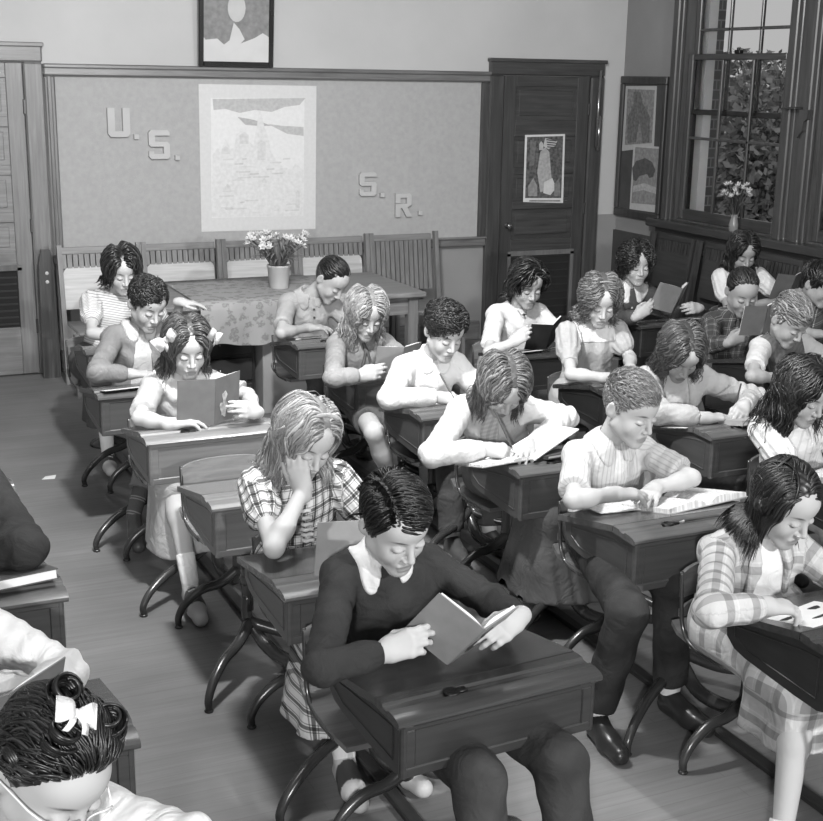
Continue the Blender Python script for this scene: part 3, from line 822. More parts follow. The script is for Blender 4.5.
    lo = np.min([np.min(q, axis=0) for q in [(a, b, c) for a, b, c, t in knees]], axis=0)-0.12; hi = np.max([np.max(q, axis=0) for q in [(a, b, c) for a, b, c, t in knees]]+[Hc], axis=0)+0.14
    G = Grid(lo, hi, 0.0085 if fine >= 1 else 0.010)
    if low['kind'] == 'trousers':
        G.op(cap(Hc-np.array([0.06, 0, 0]), Hc+np.array([0.06, 0, 0]), 0.104*w), 0.03)
        for Hh, K_, Ak, toe in knees:
            def cr(d, X, Y, Z): return d+0.004*wob(X, Y, Z, 48, seed)
            G.op(cap(Hh, K_, 0.080, 0.066), 0.03, extra=cr)
            En = K_+(Ak-K_)*low.get('len', 0.93)
            G.op(capcut(K_, En, 0.066, 0.058), 0.02, extra=cr)
    else:
        Km = (knees[0][1]+knees[1][1])/2; L_ = low.get('len', 0.26)
        G.op(cap(Hc-np.array([0.075, 0, 0]), Hc+np.array([0.075, 0, 0]), 0.105*w), 0.03)
        for Hh, K_, Ak, toe in knees:
            if L_ > 0.1: G.op(cap(Hh, K_, 0.088, 0.070), 0.10)
            else: G.op(capcut(Hh, Hh+(K_-Hh)*0.80, 0.088, 0.072), 0.07)
        G.op(rbox((Hc+Km)/2+np.array([0, 0, -0.02]), (0.155, abs(Hc[1]-Km[1])/2+0.05, 0.055), 0.04), 0.05)
        zb = Km[2]-L_
        def pleat(d, X, Y, Z):
            t = np.clip((Km[2]-Z)/L_, 0, 1); fl = low.get('flare', 0.02)
            return d-fl*t+0.006*t*np.sin(X*low.get('pf', 85)+Y*40+seed)
        for q in (0,):
            fn = rbox(Km+np.array([0, 0.055, -L_/2-0.01]), (0.165, 0.115, L_/2+0.05), 0.05)
            if L_ > 0.1: G.op(fn, 0.05, extra=pleat)
        X2, Y2, Z2 = G.pts(); G.v = np.maximum(G.v, (zb if L_ > 0.1 else 0.36)-Z2+0.010*np.sin(X2*14+seed))
    V, F = G.mesh()
    q = V-Hc
    # u across, v along the front of the lap and down
    vv = np.where(V[:, 2] > 0.44, q[:, 1], q[:, 1].min()*0-0.42-(0.44-V[:, 2]))
    par(link(low['kind'] if low['kind'] != 'skirt' else low.get('name', 'skirt'), V, F, low['mat'], root, True, {'cloth': np.stack([q[:, 0], vv, 0*vv], 1)}))
    # ---- socks and shoes
    sm = sp.get('sock', cloth('white_sock', 215)); hm = sp.get('shoe', plain('brown_shoe', 60, 0.35))
    for Hh, K_, Ak, toe in knees:
        G = Grid(np.minimum(np.minimum(Ak, toe), Ak+(K_-Ak)*0.35)-0.065, np.maximum(np.maximum(Ak, toe), Ak+(K_-Ak)*0.35)+0.065, 0.0055)
        G.op(capcut(Ak, Ak+(K_-Ak)*sp.get('sockh', 0.28), 0.035, 0.039), 0.01)
        V, F = G.mesh(); ax = nrm(K_-Ak)
        par(link('sock', V, F, sm, root, True, {'cloth': np.stack([V[:, 0]-Ak[0], (V-Ak)@ax, 0*V[:, 0]], 1)}))
        G = Grid(np.minimum(Ak, toe)-0.075, np.maximum(Ak, toe)+0.075, 0.0055)
        heel = Ak+np.array([0, 0.012, -0.058]); fdir = nrm((toe-heel)*np.array([1, 1, 1])); mid = heel+fdir*0.11; tp = heel+fdir*0.19
        G.op(cap(heel, mid, 0.032, 0.036), 0.02); G.op(cap(mid, tp, 0.036, 0.030), 0.02); G.op(cap(Ak+np.array([0, 0, -0.015]), mid+np.array([0, 0, 0.008]), 0.034, 0.028), 0.02)
        X2, Y2, Z2 = G.pts(); G.v = np.maximum(G.v, max(0.004, min(heel[2], tp[2])-0.034)-Z2) if abs(heel[2]-tp[2]) < 0.03 else G.v
        V, F = G.mesh(); tfrac = (V-heel)@fdir
        sh = par(link('shoe', V, F, hm, root, True, {'tint': ((tfrac > 0.05) & (tfrac < 0.125)).astype(float)}))
        if sp.get('laces'):
            mb = MB()
            sd = nrm(np.cross(fdir, [0, 0, 1.0]))
            for i in range(4):
                c = Ak+(mid-Ak)*(0.42+0.17*i)+np.array([0, 0, 0.034])-fdir*0.0
                mb.tube([c-sd*0.020+np.array([0, 0, -0.006]), c+np.array([0, 0, 0.002]), c+sd*0.020+np.array([0, 0, -0.006])], 0.0032, 6)
            la = par(mb.build('laces', plain('lace', 225), root)); la.parent = sh; la['label'] = 'white laces'
    # ---- hair
    hs = sp['hair']; hm_ = hairmat('hair_%d_%d' % hs['tone'], *hs['tone'])
    caps_ = [(SL-up*0.005, SR-up*0.005, 0.060), (N-up*0.06, Hc, 0.115), (N-up*0.09-xa*0.05, N-up*0.09+xa*0.05, 0.09)]
    if hs.get('len', 0.2) < 0.12: caps_ = []
    hs = dict(hs); hs['fine'] = fine >= 1
    if fine < 1: hs['n'] = int(hs.get('n', 420)*0.75); hs['r'] = hs.get('r', 0.005)*1.15
    par(hair_build('hair', root, O, Rh, s, hs, hm_, rng, caps_))
    # ---- head dress
    for ex in sp.get('extra', []):
        k = ex[0]
        if k == 'bow':      # centre in the head's frame, rotation, size, tone
            c = O+Rh @ (np.array(ex[1])*s); o = par(bow_mb(c, Rh @ rotm(*ex[2]), ex[3], ex[3]*0.55).build('hair_bow', cloth('ribbon_%d' % ex[4], ex[4]), root, True))
        elif k == 'band':   # ribbon over the crown from ear to ear
            pts_ = []
            for i in range(17):
                t = math.pi*i/16; q = np.array([math.cos(t)*0.088, -0.030+ex[1], 0.018+math.sin(t)*0.092+0.012]); 
                pts_.append(O+Rh @ (q*s*np.array([1.03, 1, 1.03])))
            par(MB().tube(pts_, ex[2], 8, 0.35).build('hair_band', cloth('ribbon_%d' % ex[3], ex[3]), root, True))
        elif k == 'flower':
            mb = MB(); c = O+Rh @ (np.array(ex[1])*s)
            for i in range(9):
                d = nrm(rng.normal(size=3)); q = c+d*0.013
                mb.lathe([(0.001, -0.004), (0.008, -0.003), (0.009, 0.001), (0.003, 0.004)], n=7, M=Matrix.Translation(Vector(q)) @ Vector(d).to_track_quat('Z', 'Y').to_matrix().to_4x4())
            par(mb.build('hair_flower', cloth('ribbon_%d' % ex[2], ex[2]), root))
        elif k == 'clip':
            c = O+Rh @ (np.array(ex[1])*s); d = Rh @ nrm(ex[2])
            par(MB().tube([c-d*0.03, c, c+d*0.03], 0.0045, 8, 0.6).build('hair_clip', plain('clip', 190, 0.25, 3), root, True))
        elif k == 'glasses':
            mb = MB(); P = lambda x, y, z: O+Rh @ (np.array([x, y, z])*s)
            for sg in (-1, 1):
                mb.tube([P(sg*0.031+0.022*math.cos(t), -0.104+0.006*abs(math.cos(t)), -0.003+0.018*math.sin(t)) for t in np.linspace(0, 6.2832, 19)], 0.0017, 6, cap=False)
                mb.tube([P(sg*0.053, -0.098, 0.004), P(sg*0.072, -0.05, 0.004), P(sg*0.086, 0.01, 0.006), P(sg*0.082, 0.03, -0.006)], 0.0016, 6)
            mb.tube([P(-0.009, -0.104, 0.002), P(0, -0.108, 0.005), P(0.009, -0.104, 0.002)], 0.0018, 6)
            par(mb.build('glasses', plain('clear_frame', 200, 0.2, 4), root, True))
        elif k == 'tie':
            mb = MB(); a = N+fwv*0.085-up*0.03
            mb.tube(smoothpath([a, a-up*0.05+fwv*0.02, a-up*0.13+fwv*0.02-xa*0.02, a-up*0.20+fwv*0.01-xa*0.02], 4), [0.013]*4+[0.011]*3+[0.014]*3+[0.017]*3, 8, 0.5)
            mb.tube(smoothpath([a, a-up*0.05+fwv*0.022+xa*0.015, a-up*0.13+fwv*0.02+xa*0.03], 4), 0.012, 8, 0.5)
            par(mb.build('neckerchief', cloth('kerchief', 95), root, True))
        elif k == 'pendant':
            mb = MB(); a = N+fwv*0.085-up*0.05
            mb.lathe([(0.001, -0.008), (0.008, -0.004), (0.008, 0.004), (0.001, 0.008)], c=a+fwv*0.02, n=8)
            mb.tube([N+xa*0.045, a+xa*0.015+fwv*0.018, a+fwv*0.02, a-xa*0.015+fwv*0.018, N-xa*0.045], 0.0016, 5)
            par(mb.build('necklace', plain('dark_bead', 50, 0.4), root))
        elif k == 'ruffle':
            mb = MB()
            for i in range(9):
                t = 0.05+0.026*i; c = None
                for kk in range(60):
                    c = N-up*t+fwv*(0.16-0.003*kk)
                    ii = tuple(np.clip(((c-Gt.lo)/Gt.h).round().astype(int), 0, np.array(full.shape)-1))
                    if full[ii] < 0.004: break
                mb.tube([c-xa*0.020, c-xa*0.007+fwv*0.009, c+xa*0.007+fwv*0.004, c+xa*0.020+fwv*0.008], 0.0055, 6, 1.3)
            par(mb.build('ruffle', ex[1], root, True))
        elif k == 'roll':       # rolled curl of hair
            for c0, ax_, rr, tr in ex[1]:
                mb = MB(); c = np.array(c0); ax_ = nrm(ax_); e1 = nrm(np.cross(ax_, [0.3, 0.2, 1])); e2 = np.cross(ax_, e1)
                for k2 in range(11):
                    r2 = tr*0.5*(0.9-0.02*abs(k2-5))
                    pts_ = []
                    for i in range(26):
                        t = i/25*2*math.pi*1.25+0.15*math.sin(k2); rad_ = rr*(1-0.5*i/25)
                        pts_.append(O+Rh @ ((c+e1*math.cos(t+k2)*rad_+e2*math.sin(t+k2)*rad_+ax_*(k2-5)*tr*0.45+(e1*math.cos(t)+e2*math.sin(t))*0.002*math.sin(k2*2.1)+ax_*0.008*i/25)*s))
                    mb.tube(pts_, [r2*(0.4+0.6*math.sin(min(1, i/8)*1.57)) for i in range(26)], 7)
                o = par(mb.build('hair_roll', hm_, root, True))
    return root, arms, p

# ------------------------------------------------------------------ the room
BY, RX, CEIL = 9.11, 6.13, 3.7
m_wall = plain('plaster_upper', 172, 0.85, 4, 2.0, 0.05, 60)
m_wall_r = plain('plaster_upper_shaded', 124, 0.85, 4, 2.0, 0.05, 60)  # upper plaster again, weaker light on the window wall put into its colour
m_dado = plain('plaster_dado', 128, 0.75, 5, 2.0, 0.05, 60)
m_floor = None
def floor_mat():
    m, n, l, b = newmat('floor_boards')
    tc = n.new('ShaderNodeTexCoord'); mp = n.new('ShaderNodeMapping'); mp.inputs['Rotation'].default_value = (0, 0, 0)
    l.new(tc.outputs['Object'], mp.inputs['Vector'])
    br = n.new('ShaderNodeTexBrick'); br.inputs['Scale'].default_value = 1.0
    br.inputs['Brick Width'].default_value = 2.4; br.inputs['Row Height'].default_value = 0.062
    br.inputs['Mortar Size'].default_value = 0.0016; br.inputs['Bias'].default_value = 0.0
    br.inputs['Color1'].default_value = col(124); br.inputs['Color2'].default_value = col(130); br.inputs['Mortar'].default_value = col(118)
    l.new(mp.outputs[0], br.inputs['Vector'])
    m2 = n.new('ShaderNodeMapping'); m2.inputs['Scale'].default_value = (1.2, 22, 1); l.new(tc.outputs['Object'], m2.inputs['Vector'])
    nz = n.new('ShaderNodeTexNoise'); nz.inputs['Scale'].default_value = 2.0; nz.inputs['Detail'].default_value = 8; nz.inputs['Roughness'].default_value = 0.65
    l.new(m2.outputs[0], nz.inputs['Vector']); r = ramp(n, [(0.3, 225), (0.72, 255)]); l.new(nz.outputs['Fac'], r.inputs[0])
    n3 = n.new('ShaderNodeTexNoise'); n3.inputs['Scale'].default_value = 1.6; n3.inputs['Detail'].default_value = 6; l.new(tc.outputs['Object'], n3.inputs['Vector'])
    r3 = ramp(n, [(0.3, 222), (0.7, 255)]); l.new(n3.outputs['Fac'], r3.inputs[0])
    a = n.new('ShaderNodeMix'); a.data_type = 'RGBA'; a.blend_type = 'MULTIPLY'; a.inputs[0].default_value = 1
    l.new(br.outputs['Color'], a.inputs[6]); l.new(r.outputs[0], a.inputs[7])
    c = n.new('ShaderNodeMix'); c.data_type = 'RGBA'; c.blend_type = 'MULTIPLY'; c.inputs[0].default_value = 1
    l.new(a.outputs[2], c.inputs[6]); l.new(r3.outputs[0], c.inputs[7]); l.new(c.outputs[2], b.inputs['Base Color'])
    b.inputs['Roughness'].default_value = 0.55
    bp = n.new('ShaderNodeBump'); bp.inputs['Strength'].default_value = 0.15; bp.inputs['Distance'].default_value = 0.004
    l.new(nz.outputs['Fac'], bp.inputs['Height']); l.new(bp.outputs[0], b.inputs['Normal'])
    return m
LX, FY = -2.2, -2.5
struct(MB().box(LX-0.1, RX+0.1, FY-0.1, BY+0.1, -0.1, 0).build('floor', floor_mat()))
struct(MB().box(LX-0.1, RX+0.1, FY-0.1, BY+0.1, CEIL, CEIL+0.1).build('ceiling', plain('ceiling_paint', 195, 0.9, 3)))
struct(MB().box(LX-0.1, LX, FY, BY, 0, CEIL).build('wall_left', m_wall))
struct(MB().box(LX-0.1, RX+0.1, FY-0.1, FY, 0, CEIL).build('wall_front', m_wall))
# back wall: upper plaster, darker dado below a painted line
wb = struct(MB().box(LX-0.1, RX+0.1, BY, BY+0.1, 0.99, CEIL).build('wall_back', m_wall))
struct(MB().box(LX-0.1, RX+0.1, BY, BY+0.1, 0, 0.99).build('wall_back_dado', m_dado, wb))
# right wall with two window openings
WZ0, WZ1 = 1.02, 3.12
W1 = (7.10, 8.32); W2 = (5.40, 6.80)
mb = MB()
mb.box(RX, RX+0.14, FY, BY+0.1, 0, WZ0).box(RX, RX+0.14, FY, BY+0.1, WZ1, CEIL)
mb.box(RX, RX+0.14, W1[1], BY+0.1, WZ0, WZ1).box(RX, RX+0.14, W2[1], W1[0], WZ0, WZ1).box(RX, RX+0.14, FY, W2[0], WZ0, WZ1)
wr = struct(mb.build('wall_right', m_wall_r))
m_oak = wood('oak_mid', 78, 118, 'z', 0.38)
m_oakx = wood('oak_mid_x', 82, 122, 'x', 0.3)
m_dark = wood('oak_dark', 48, 76, 'z', 0.3)
m_darkx = wood('oak_dark_x', 48, 76, 'x', 0.3)
m_darky = wood('oak_dark_y', 42, 68, 'y', 0.3)
m_pale = wood('oak_pale', 92, 124, 'z', 0.42)
m_palex = wood('oak_pale_x', 96, 128, 'x', 0.42)
# dark wooden dado along the window wall and the deep sill
struct(MB().box(RX-0.02, RX, FY, BY, 0.0, 0.86).build('trim_dado_right', plain('side_dado', 62, 0.6, 5)))
struct(MB().box(RX-0.05, RX, FY, BY, 0.0, 0.16, bev=0.01).build('baseboard_right', m_darky))
struct(MB().box(LX, 0.25, BY-0.03, BY, 0, 0.16, bev=0.008).box(1.47, 4.84, BY-0.03, BY, 0, 0.16, bev=0.008).box(5.93, RX, BY-0.03, BY, 0, 0.16, bev=0.008).build('baseboard_back', m_oakx))
struct(MB().box(RX-0.13, RX-0.001, 5.0, 8.50, 0.965, 1.028, bev=0.008).box(RX-0.045, RX, 5.0, 8.48, 0.80, 0.955, bev=0.006).build('trim_window_sill', m_darky))

# ---- pin board with wooden frame
def frame_mb(x0, x1, z0, z1, t, d0, d1, wt=None):
    m = MB(); wt = wt or t
    m.box(x0, x1, d0, d1, z1-wt, z1, bev=0.008).box(x0, x1, d0, d1, z0, z0+t, bev=0.008)
    m.box(x0, x0+t, d0, d1, z0+t, z1-wt, bev=0.008).box(x1-t, x1, d0, d1, z0+t, z1-wt, bev=0.008)
    return m
bd = thing('pin_board', 'long grey pin board in a varnished wood frame across the back wall', 'notice board', (3.16, BY, 0.80))
B0 = Vector((3.16, BY, 0.80))
def loc(m, o=B0): m.v = [(v[0]-o[0], v[1]-o[1], v[2]-o[2]) for v in m.v]; return m
loc(MB().box(1.52, 4.80, BY-0.015, BY-0.001, 0.84, 2.06)).build('board', plain('pin_board_felt', 156, 0.95, 4, 30, 0.3, 300), bd)
f_ = MB()
f_.box(1.45, 4.86, BY-0.055, BY-0.001, 2.055, 2.12, bev=0.01).box(1.45, 4.86, BY-0.075, BY-0.001, 2.105, 2.135, bev=0.008)
loc(f_).build('top_rail', m_oakx, bd)
loc(MB().box(1.45, 1.525, BY-0.05, BY-0.001, 0.79, 2.055, bev=0.01).box(1.47, 1.50, BY-0.06, BY-0.04, 0.79, 2.055, bev=0.006)).build('side_stile', m_oak, bd)
loc(MB().box(4.795, 4.86, BY-0.05, BY-0.001, 0.79, 2.055, bev=0.01)).build('side_stile', m_dark, bd)
loc(MB().box(1.45, 4.86, BY-0.055, BY-0.001, 0.775, 0.845, bev=0.01).box(1.45, 4.86, BY-0.07, BY-0.001, 0.835, 0.85, bev=0.004)).build('chalk_rail', m_oakx, bd)

# cut-out letters pinned to the board
def letter(shape, x, z, w, h, ch):
    """strokes given on a 5 x 7 grid as boxes"""
    m = MB(); u = w/5; v = h/7
    for pl in shape: m.prism([(x+a*u, z+b*v) for a, b in pl], BY-0.044, BY-0.0155, 'y')
    o = m.build('letter', plain('card_letter', 170, 0.8, 4))
    return tag(o, ch, 'letter', 'cut-out letters on the pin board')
SU = [[(0.6, 0), (4.4, 0), (5, 0.8), (5, 7), (3.4, 7), (3.4, 1.4), (1.6, 1.4), (1.6, 7), (0, 7), (0, 0.8)]]
SS = [[(0, 0.6), (0.5, 0), (4.5, 0), (5, 0.6), (5, 3.6), (4.4, 4.2), (1.5, 4.2), (1.5, 5.7), (5, 5.7), (5, 6.4), (4.5, 7), (0.5, 7), (0, 6.4), (0, 3.5), (0.5, 3.0), (3.5, 3.0), (3.5, 1.3), (1.2, 1.3), (1.2, 1.9), (0, 1.9)]]
SR_ = [[(0, 0), (1.5, 0), (1.5, 2.6), (2.1, 2.6), (3.5, 0), (5.2, 0), (3.7, 2.8), (5, 3.5), (5, 6.3), (4.4, 7), (0, 7), (0, 4.1), (1.5, 4.1), (1.5, 5.7), (3.5, 5.7), (3.5, 3.9), (0, 3.9)]]
SD = [[(0, 0), (5, 0), (5, 7), (0, 7)]]
def lp(x, y): q = py_(x, y, BY-0.03); return q[0], q[2]
for sh, (xa_, ya), (xb, yb), ch in ((SU, (108, 137), (129, 108), 'pale cut-out letter U highest on the grey board, left of the drawing'),
        (SS, (149, 159), (169, 130), 'pale cut-out letter S next to the drawing on the board\'s left half'),
        (SS, (359, 196), (376, 172), 'pale cut-out letter S right of the drawing, higher than the R'),
        (SR_, (395, 217), (411, 193), 'pale cut-out letter R, lowest and furthest right on the board')):
    a = lp(xa_, ya); b = lp(xb, yb); letter(sh, a[0], a[1], b[0]-a[0], b[1]-a[1], ch)
for (xa_, ya), ch in (((134, 139), 'small square full stop after the letter U'), ((175, 160), 'small square full stop after the S left of the drawing'),
                      ((380, 197), 'small square full stop between S and R on the right of the board'), ((418, 215), 'small square full stop after the letter R')):
    a = lp(xa_, ya); letter(SD, a[0], a[1], 0.032, 0.032, ch)

# large drawing of a domed city on the board
def flat(pts, y0, t, mat, name, parent):
    return MB().prism(pts[::-1] if False else pts, y0-t, y0, 'y').build(name, mat, parent)
def ccw(p):
    a = sum(p[i][0]*p[(i+1) % len(p)][1]-p[(i+1) % len(p)][0]*p[i][1] for i in range(len(p)))
    return p if a > 0 else p[::-1]
def on(pts): return [lp(*q) for q in pts]
YB = BY-0.016
_lay = [0]
def art(name, px, layer, tone, parent, y0=None, X0=None, var=6):
    _lay[0] += 0.03; layer = layer+_lay[0]
    pts = ccw(on(px)) ; y = (y0 if y0 is not None else YB)-0.0012*layer
    o = MB().prism(pts, y-0.001, y, 'y').build(name, plain('ink_%d' % tone, tone, 0.9, var, 40), parent)
    o.data.transform(Matrix.Translation(-parent.location)); return o
dr = thing('drawing', 'large pale drawing of domes and towers under a clouded sky on the board', 'drawing', tuple(py_(258, 231, YB)))
def sheet(px, layer, tone, name, parent, mat=None):
    return art(name, px, layer, tone, parent)
art('paper', [(199, 84), (317, 86), (316, 229), (202, 232)], 1, 192, dr, var=3)
art('picture', [(211, 98), (305, 98), (304, 216), (212, 218)], 2, 203, dr, var=4)
rr = random.Random(4)
art('cloud', [(213, 99), (306, 98), (300, 105), (285, 107), (272, 112), (255, 110), (240, 113), (226, 109), (214, 110)], 3, 168, dr, var=8)
art('cloud', [(238, 117), (250, 119), (262, 122), (272, 126), (260, 126), (246, 125)], 3, 162, dr, var=8)
art('cloud', [(268, 124), (284, 126), (304, 127), (304, 136), (288, 134), (278, 129)], 3, 170, dr, var=8)
# skyline of the town in pale wash
sk = [(212, 217), (213, 155), (218, 148), (222, 150), (226, 139), (231, 149), (235, 147), (237, 134), (241, 131), (246, 132), (250, 142), (254, 146), (257, 128), (259, 114), (260, 110), (262, 114), (265, 128), (268, 134), (271, 150), (276, 160), (284, 167), (292, 170), (296, 163), (301, 168), (304, 170), (304, 216)]
art('skyline', sk, 3, 197, dr, var=7)
for k in range(26):
    x = rr.uniform(216, 296); y = rr.uniform(158, 212); w = rr.uniform(4, 16)
    art('pen_stroke', [(x, y), (x+w, y-0.5), (x+w, y+1.0), (x, y+1.4)], 5, rr.choice([180, 186, 190]), dr, var=8)
for x, y, w, h in ((240, 132, 9, 12), (222, 146, 8, 8), (258, 140, 8, 20), (232, 178, 14, 3), (225, 184, 6, 6), (262, 178, 5, 5), (296, 190, 4, 18)):
    art('tower', [(x, y+h), (x, y+3), (x+w/2, y), (x+w, y+3), (x+w, y+h)], 4, 188, dr, var=8)

# framed picture high on the wall, tilted forward
pa, pb = py_(197, 66, BY-0.05), py_(271, 67, BY-0.05)
fw_ = pb[0]-pa[0]; fr = thing('framed_picture', 'dark framed portrait print hung high above the pin board', 'picture', (pa[0]+fw_/2, BY-0.085, pa[2]))
fr.rotation_euler = (R(5), 0, 0); hf = fw_/2; FH = 0.74
fm = MB().box(-hf, -hf+0.035, -0.02, 0.02, 0, FH, bev=0.006).box(hf-0.035, hf, -0.02, 0.02, 0, FH, bev=0.006).box(-hf+0.035, hf-0.035, -0.02, 0.02, 0, 0.035, bev=0.006).box(-hf+0.035, hf-0.035, -0.02, 0.02, FH-0.035, FH, bev=0.006)
fm.build('picture_frame', plain('black_frame', 32, 0.25, 5), fr)
MB().box(-hf+0.03, hf-0.03, -0.006, 0.014, 0.03, FH-0.03).build('print', plain('print_dark', 118, 0.7, 12, 25), fr)
MB().prism(ccw([(-hf+0.035, 0.035), (hf-0.035, 0.035), (hf-0.035, 0.21), (hf-0.08, 0.235), (hf-0.14, 0.20), (0.03, 0.16), (0.06, 0.19), (0.02, 0.26), (-0.02, 0.30), (-0.05, 0.18), (-0.09, 0.15), (-0.14, 0.19), (-hf+0.05, 0.18), (-hf+0.035, 0.2)]), -0.008, -0.0065, 'y').build('unpainted_ground', plain('print_light', 186, 0.7, 5), fr)
MB().prism([(0.065*math.cos(t), 0.40+0.095*math.sin(t)) for t in np.linspace(0, 2*math.pi, 20)[:-1]], -0.009, -0.0066, 'y').build('painted_face', plain('print_face', 172, 0.7, 8), fr)

# ---- doors
def door(name, x0, x1, ztop, mc, mcx, leafm, leafx, panels, lab, grille, knobx):
    d = struct(bpy.data.objects.new(name, None)); C.objects.link(d); d.location = ((x0+x1)/2, BY, 0); L = Vector(d.location)
    cw = 0.13; m = MB()
    for a, b in ((x0, x0+cw), (x1-cw, x1)): m.box(a, b, BY-0.05, BY-0.001, 0, ztop-cw, bev=0.012)
    loc(m, L).build('door_casing', mc, d)
    loc(MB().box(x0, x1, BY-0.05, BY-0.001, ztop-cw, ztop, bev=0.012).box(x0-0.01, x1+0.01, BY-0.065, BY-0.001, ztop-0.03, ztop, bev=0.006), L).build('door_head', mcx, d)
    a, b, t = x0+cw, x1-cw, ztop-cw
    m = MB().box(a+0.004, a+0.115, BY-0.03, BY-0.002, 0.01, t-0.004, bev=0.004).box(b-0.115, b-0.004, BY-0.03, BY-0.002, 0.01, t-0.004, bev=0.004)
    loc(m, L).build('door_stile', leafm, d)
    m = MB(); z = t-0.004
    zs = []
    for h_ in panels:      # alternating rail and panel
        m.box(a+0.115, b-0.115, BY-0.03, BY-0.002, z-h_[0], z, bev=0.004); z -= h_[0]; zs.append((z-h_[1], z)); z -= h_[1]
    m.box(a+0.115, b-0.115, BY-0.03, BY-0.002, 0.01, z, bev=0.004)
    loc(m, L).build('door_rail', leafx, d)
    for i, (z0, z1) in enumerate(zs):
        if i == grille:
            q = loc(MB().box(a+0.115, b-0.115, BY-0.012, BY-0.002, z0, z1), L).build('vent', plain('vent_dark', 20, 0.8, 4), d)
            mm = MB()
            for k in range(9): zz = z0+(z1-z0)*(k+0.5)/9; mm.box(a+0.12, b-0.12, BY-0.020, BY-0.012, zz-0.006, zz+0.006)
            loc(mm, L).build('vent_slat', plain('vent_slat', 34, 0.6, 4), q)
            loc(MB().box(a+0.085, b-0.085, BY-0.036, BY-0.030, z1-0.02, z1+0.02).box(a+0.085, a+0.115, BY-0.036, BY-0.030, z0, z1).box(b-0.115, b-0.085, BY-0.036, BY-0.030, z0, z1), L).build('vent_frame', wood('vent_frame', 88, 110, 'z'), q)
        else:
            loc(MB().box(a+0.115, b-0.115, BY-0.016, BY-0.002, z0, z1).box(a+0.15, b-0.15, BY-0.022, BY-0.012, z0+0.03, z1-0.03, bev=0.006), L).build('door_panel', leafx, d)
    kn = MB().lathe([(0.024, 0), (0.024, 0.004), (0.008, 0.006), (0.008, 0.03), (0.022, 0.038), (0.028, 0.052), (0.022, 0.064), (0.001, 0.068)], n=16, M=Matrix.Translation((knobx, BY-0.03, 0.93)) @ Matrix.Rotation(R(90), 4, 'X'))
    loc(kn, L).build('door_knob', plain('brass_knob', 120, 0.2, 4, metal=0.8), d, True)
    hg = MB()
    hx_ = x1-cw if knobx < (x0+x1)/2 else x0+cw
    for z in (0.35, 1.05, 1.85): hg.box(hx_-0.012, hx_+0.012, BY-0.042, BY-0.028, z-0.05, z+0.05, bev=0.004)
    loc(hg, L).build('door_hinge', plain('old_hinge', 70, 0.4, 5, metal=0.6), d)
    return d
door('door_1', 0.20, 1.45, 2.27, m_pale, m_palex, m_pale, m_palex, [(0.10, 0.25), (0.07, 0.25), (0.07, 0.25), (0.07, 0.20), (0.11, 0.42)], '', 4, 0.40)
door('door_2', 4.86, 5.92, 2.24, m_dark, m_darkx, m_dark, m_darkx, [(0.08, 0.26), (0.13, 0.24), (0.06, 0.22), (0.06, 0.24), (0.12, 0.55)], '', 4, 5.06)
# metal transom bar on the right door's casing
tb = MB().tube([(5.855, BY-0.075, 2.16), (5.845, BY-0.075, 1.55)], 0.012, 8).tube([(5.875, BY-0.065, 1.80), (5.868, BY-0.065, 1.52)], 0.016, 8)
tag(tb.build('transom_rod', plain('bright_steel', 150, 0.2, 10, metal=0.8), None, True), 'thin steel transom rod on the right post of the dark door frame', 'rod')
# poster on the right door
YD = BY-0.034
def doorart(name, px, layer, tone, parent, var=8):
    _lay[0] += 0.03; layer = layer+_lay[0]-1.3
    pts = ccw([(py_(x, y, YD)[0], py_(x, y, YD)[2]) for x, y in px]); y = YD-0.0012*layer
    o = MB().prism(pts, y-0.001, y, 'y').build(name, plain('ink_%d' % tone, tone, 0.8, var, 40), parent)
    o.data.transform(Matrix.Translation(-parent.location)); return o
po = thing('poster', 'dark poster with a pale standing figure and flag, taped on the right door', 'poster', tuple(py_(544, 203, YD)))
doorart('poster_sheet', [(525, 135), (565, 134), (563, 203), (523, 202)], 0.3, 196, po, 4)
doorart('poster_picture', [(527, 137), (563, 136), (561, 198), (525, 198)], 1.5, 70, po, 30)
for px, tone in (([(540, 152), (545, 147), (549, 152), (551, 175), (553, 190), (540, 192), (537, 172)], 150), ([(545, 138), (557, 141), (555, 146), (548, 149), (543, 146)], 170), ([(544, 182), (552, 178), (556, 188), (550, 195), (543, 193)], 186),
                 ([(528, 186), (533, 178), (537, 186), (537, 196), (528, 196)], 128), ([(554, 184), (559, 178), (560, 196), (554, 196)], 110), ([(530, 140), (536, 141), (534, 165), (529, 166)], 96),
                 ([(539, 144), (541, 141), (543, 144), (543, 150), (539, 150)], 160), ([(529, 200), (560, 200), (560, 201.5), (529, 201.5)], 120)):
    doorart('poster_shape', px, 3, tone, po, 14)
for k in range(4):
    doorart('flag_stripe', [(546+k*0.3, 139+k*2.4), (556, 140.5+k*2.2), (556, 141.5+k*2.2), (546+k*0.3, 140.2+k*2.4)], 4.5, 60, po, 6)

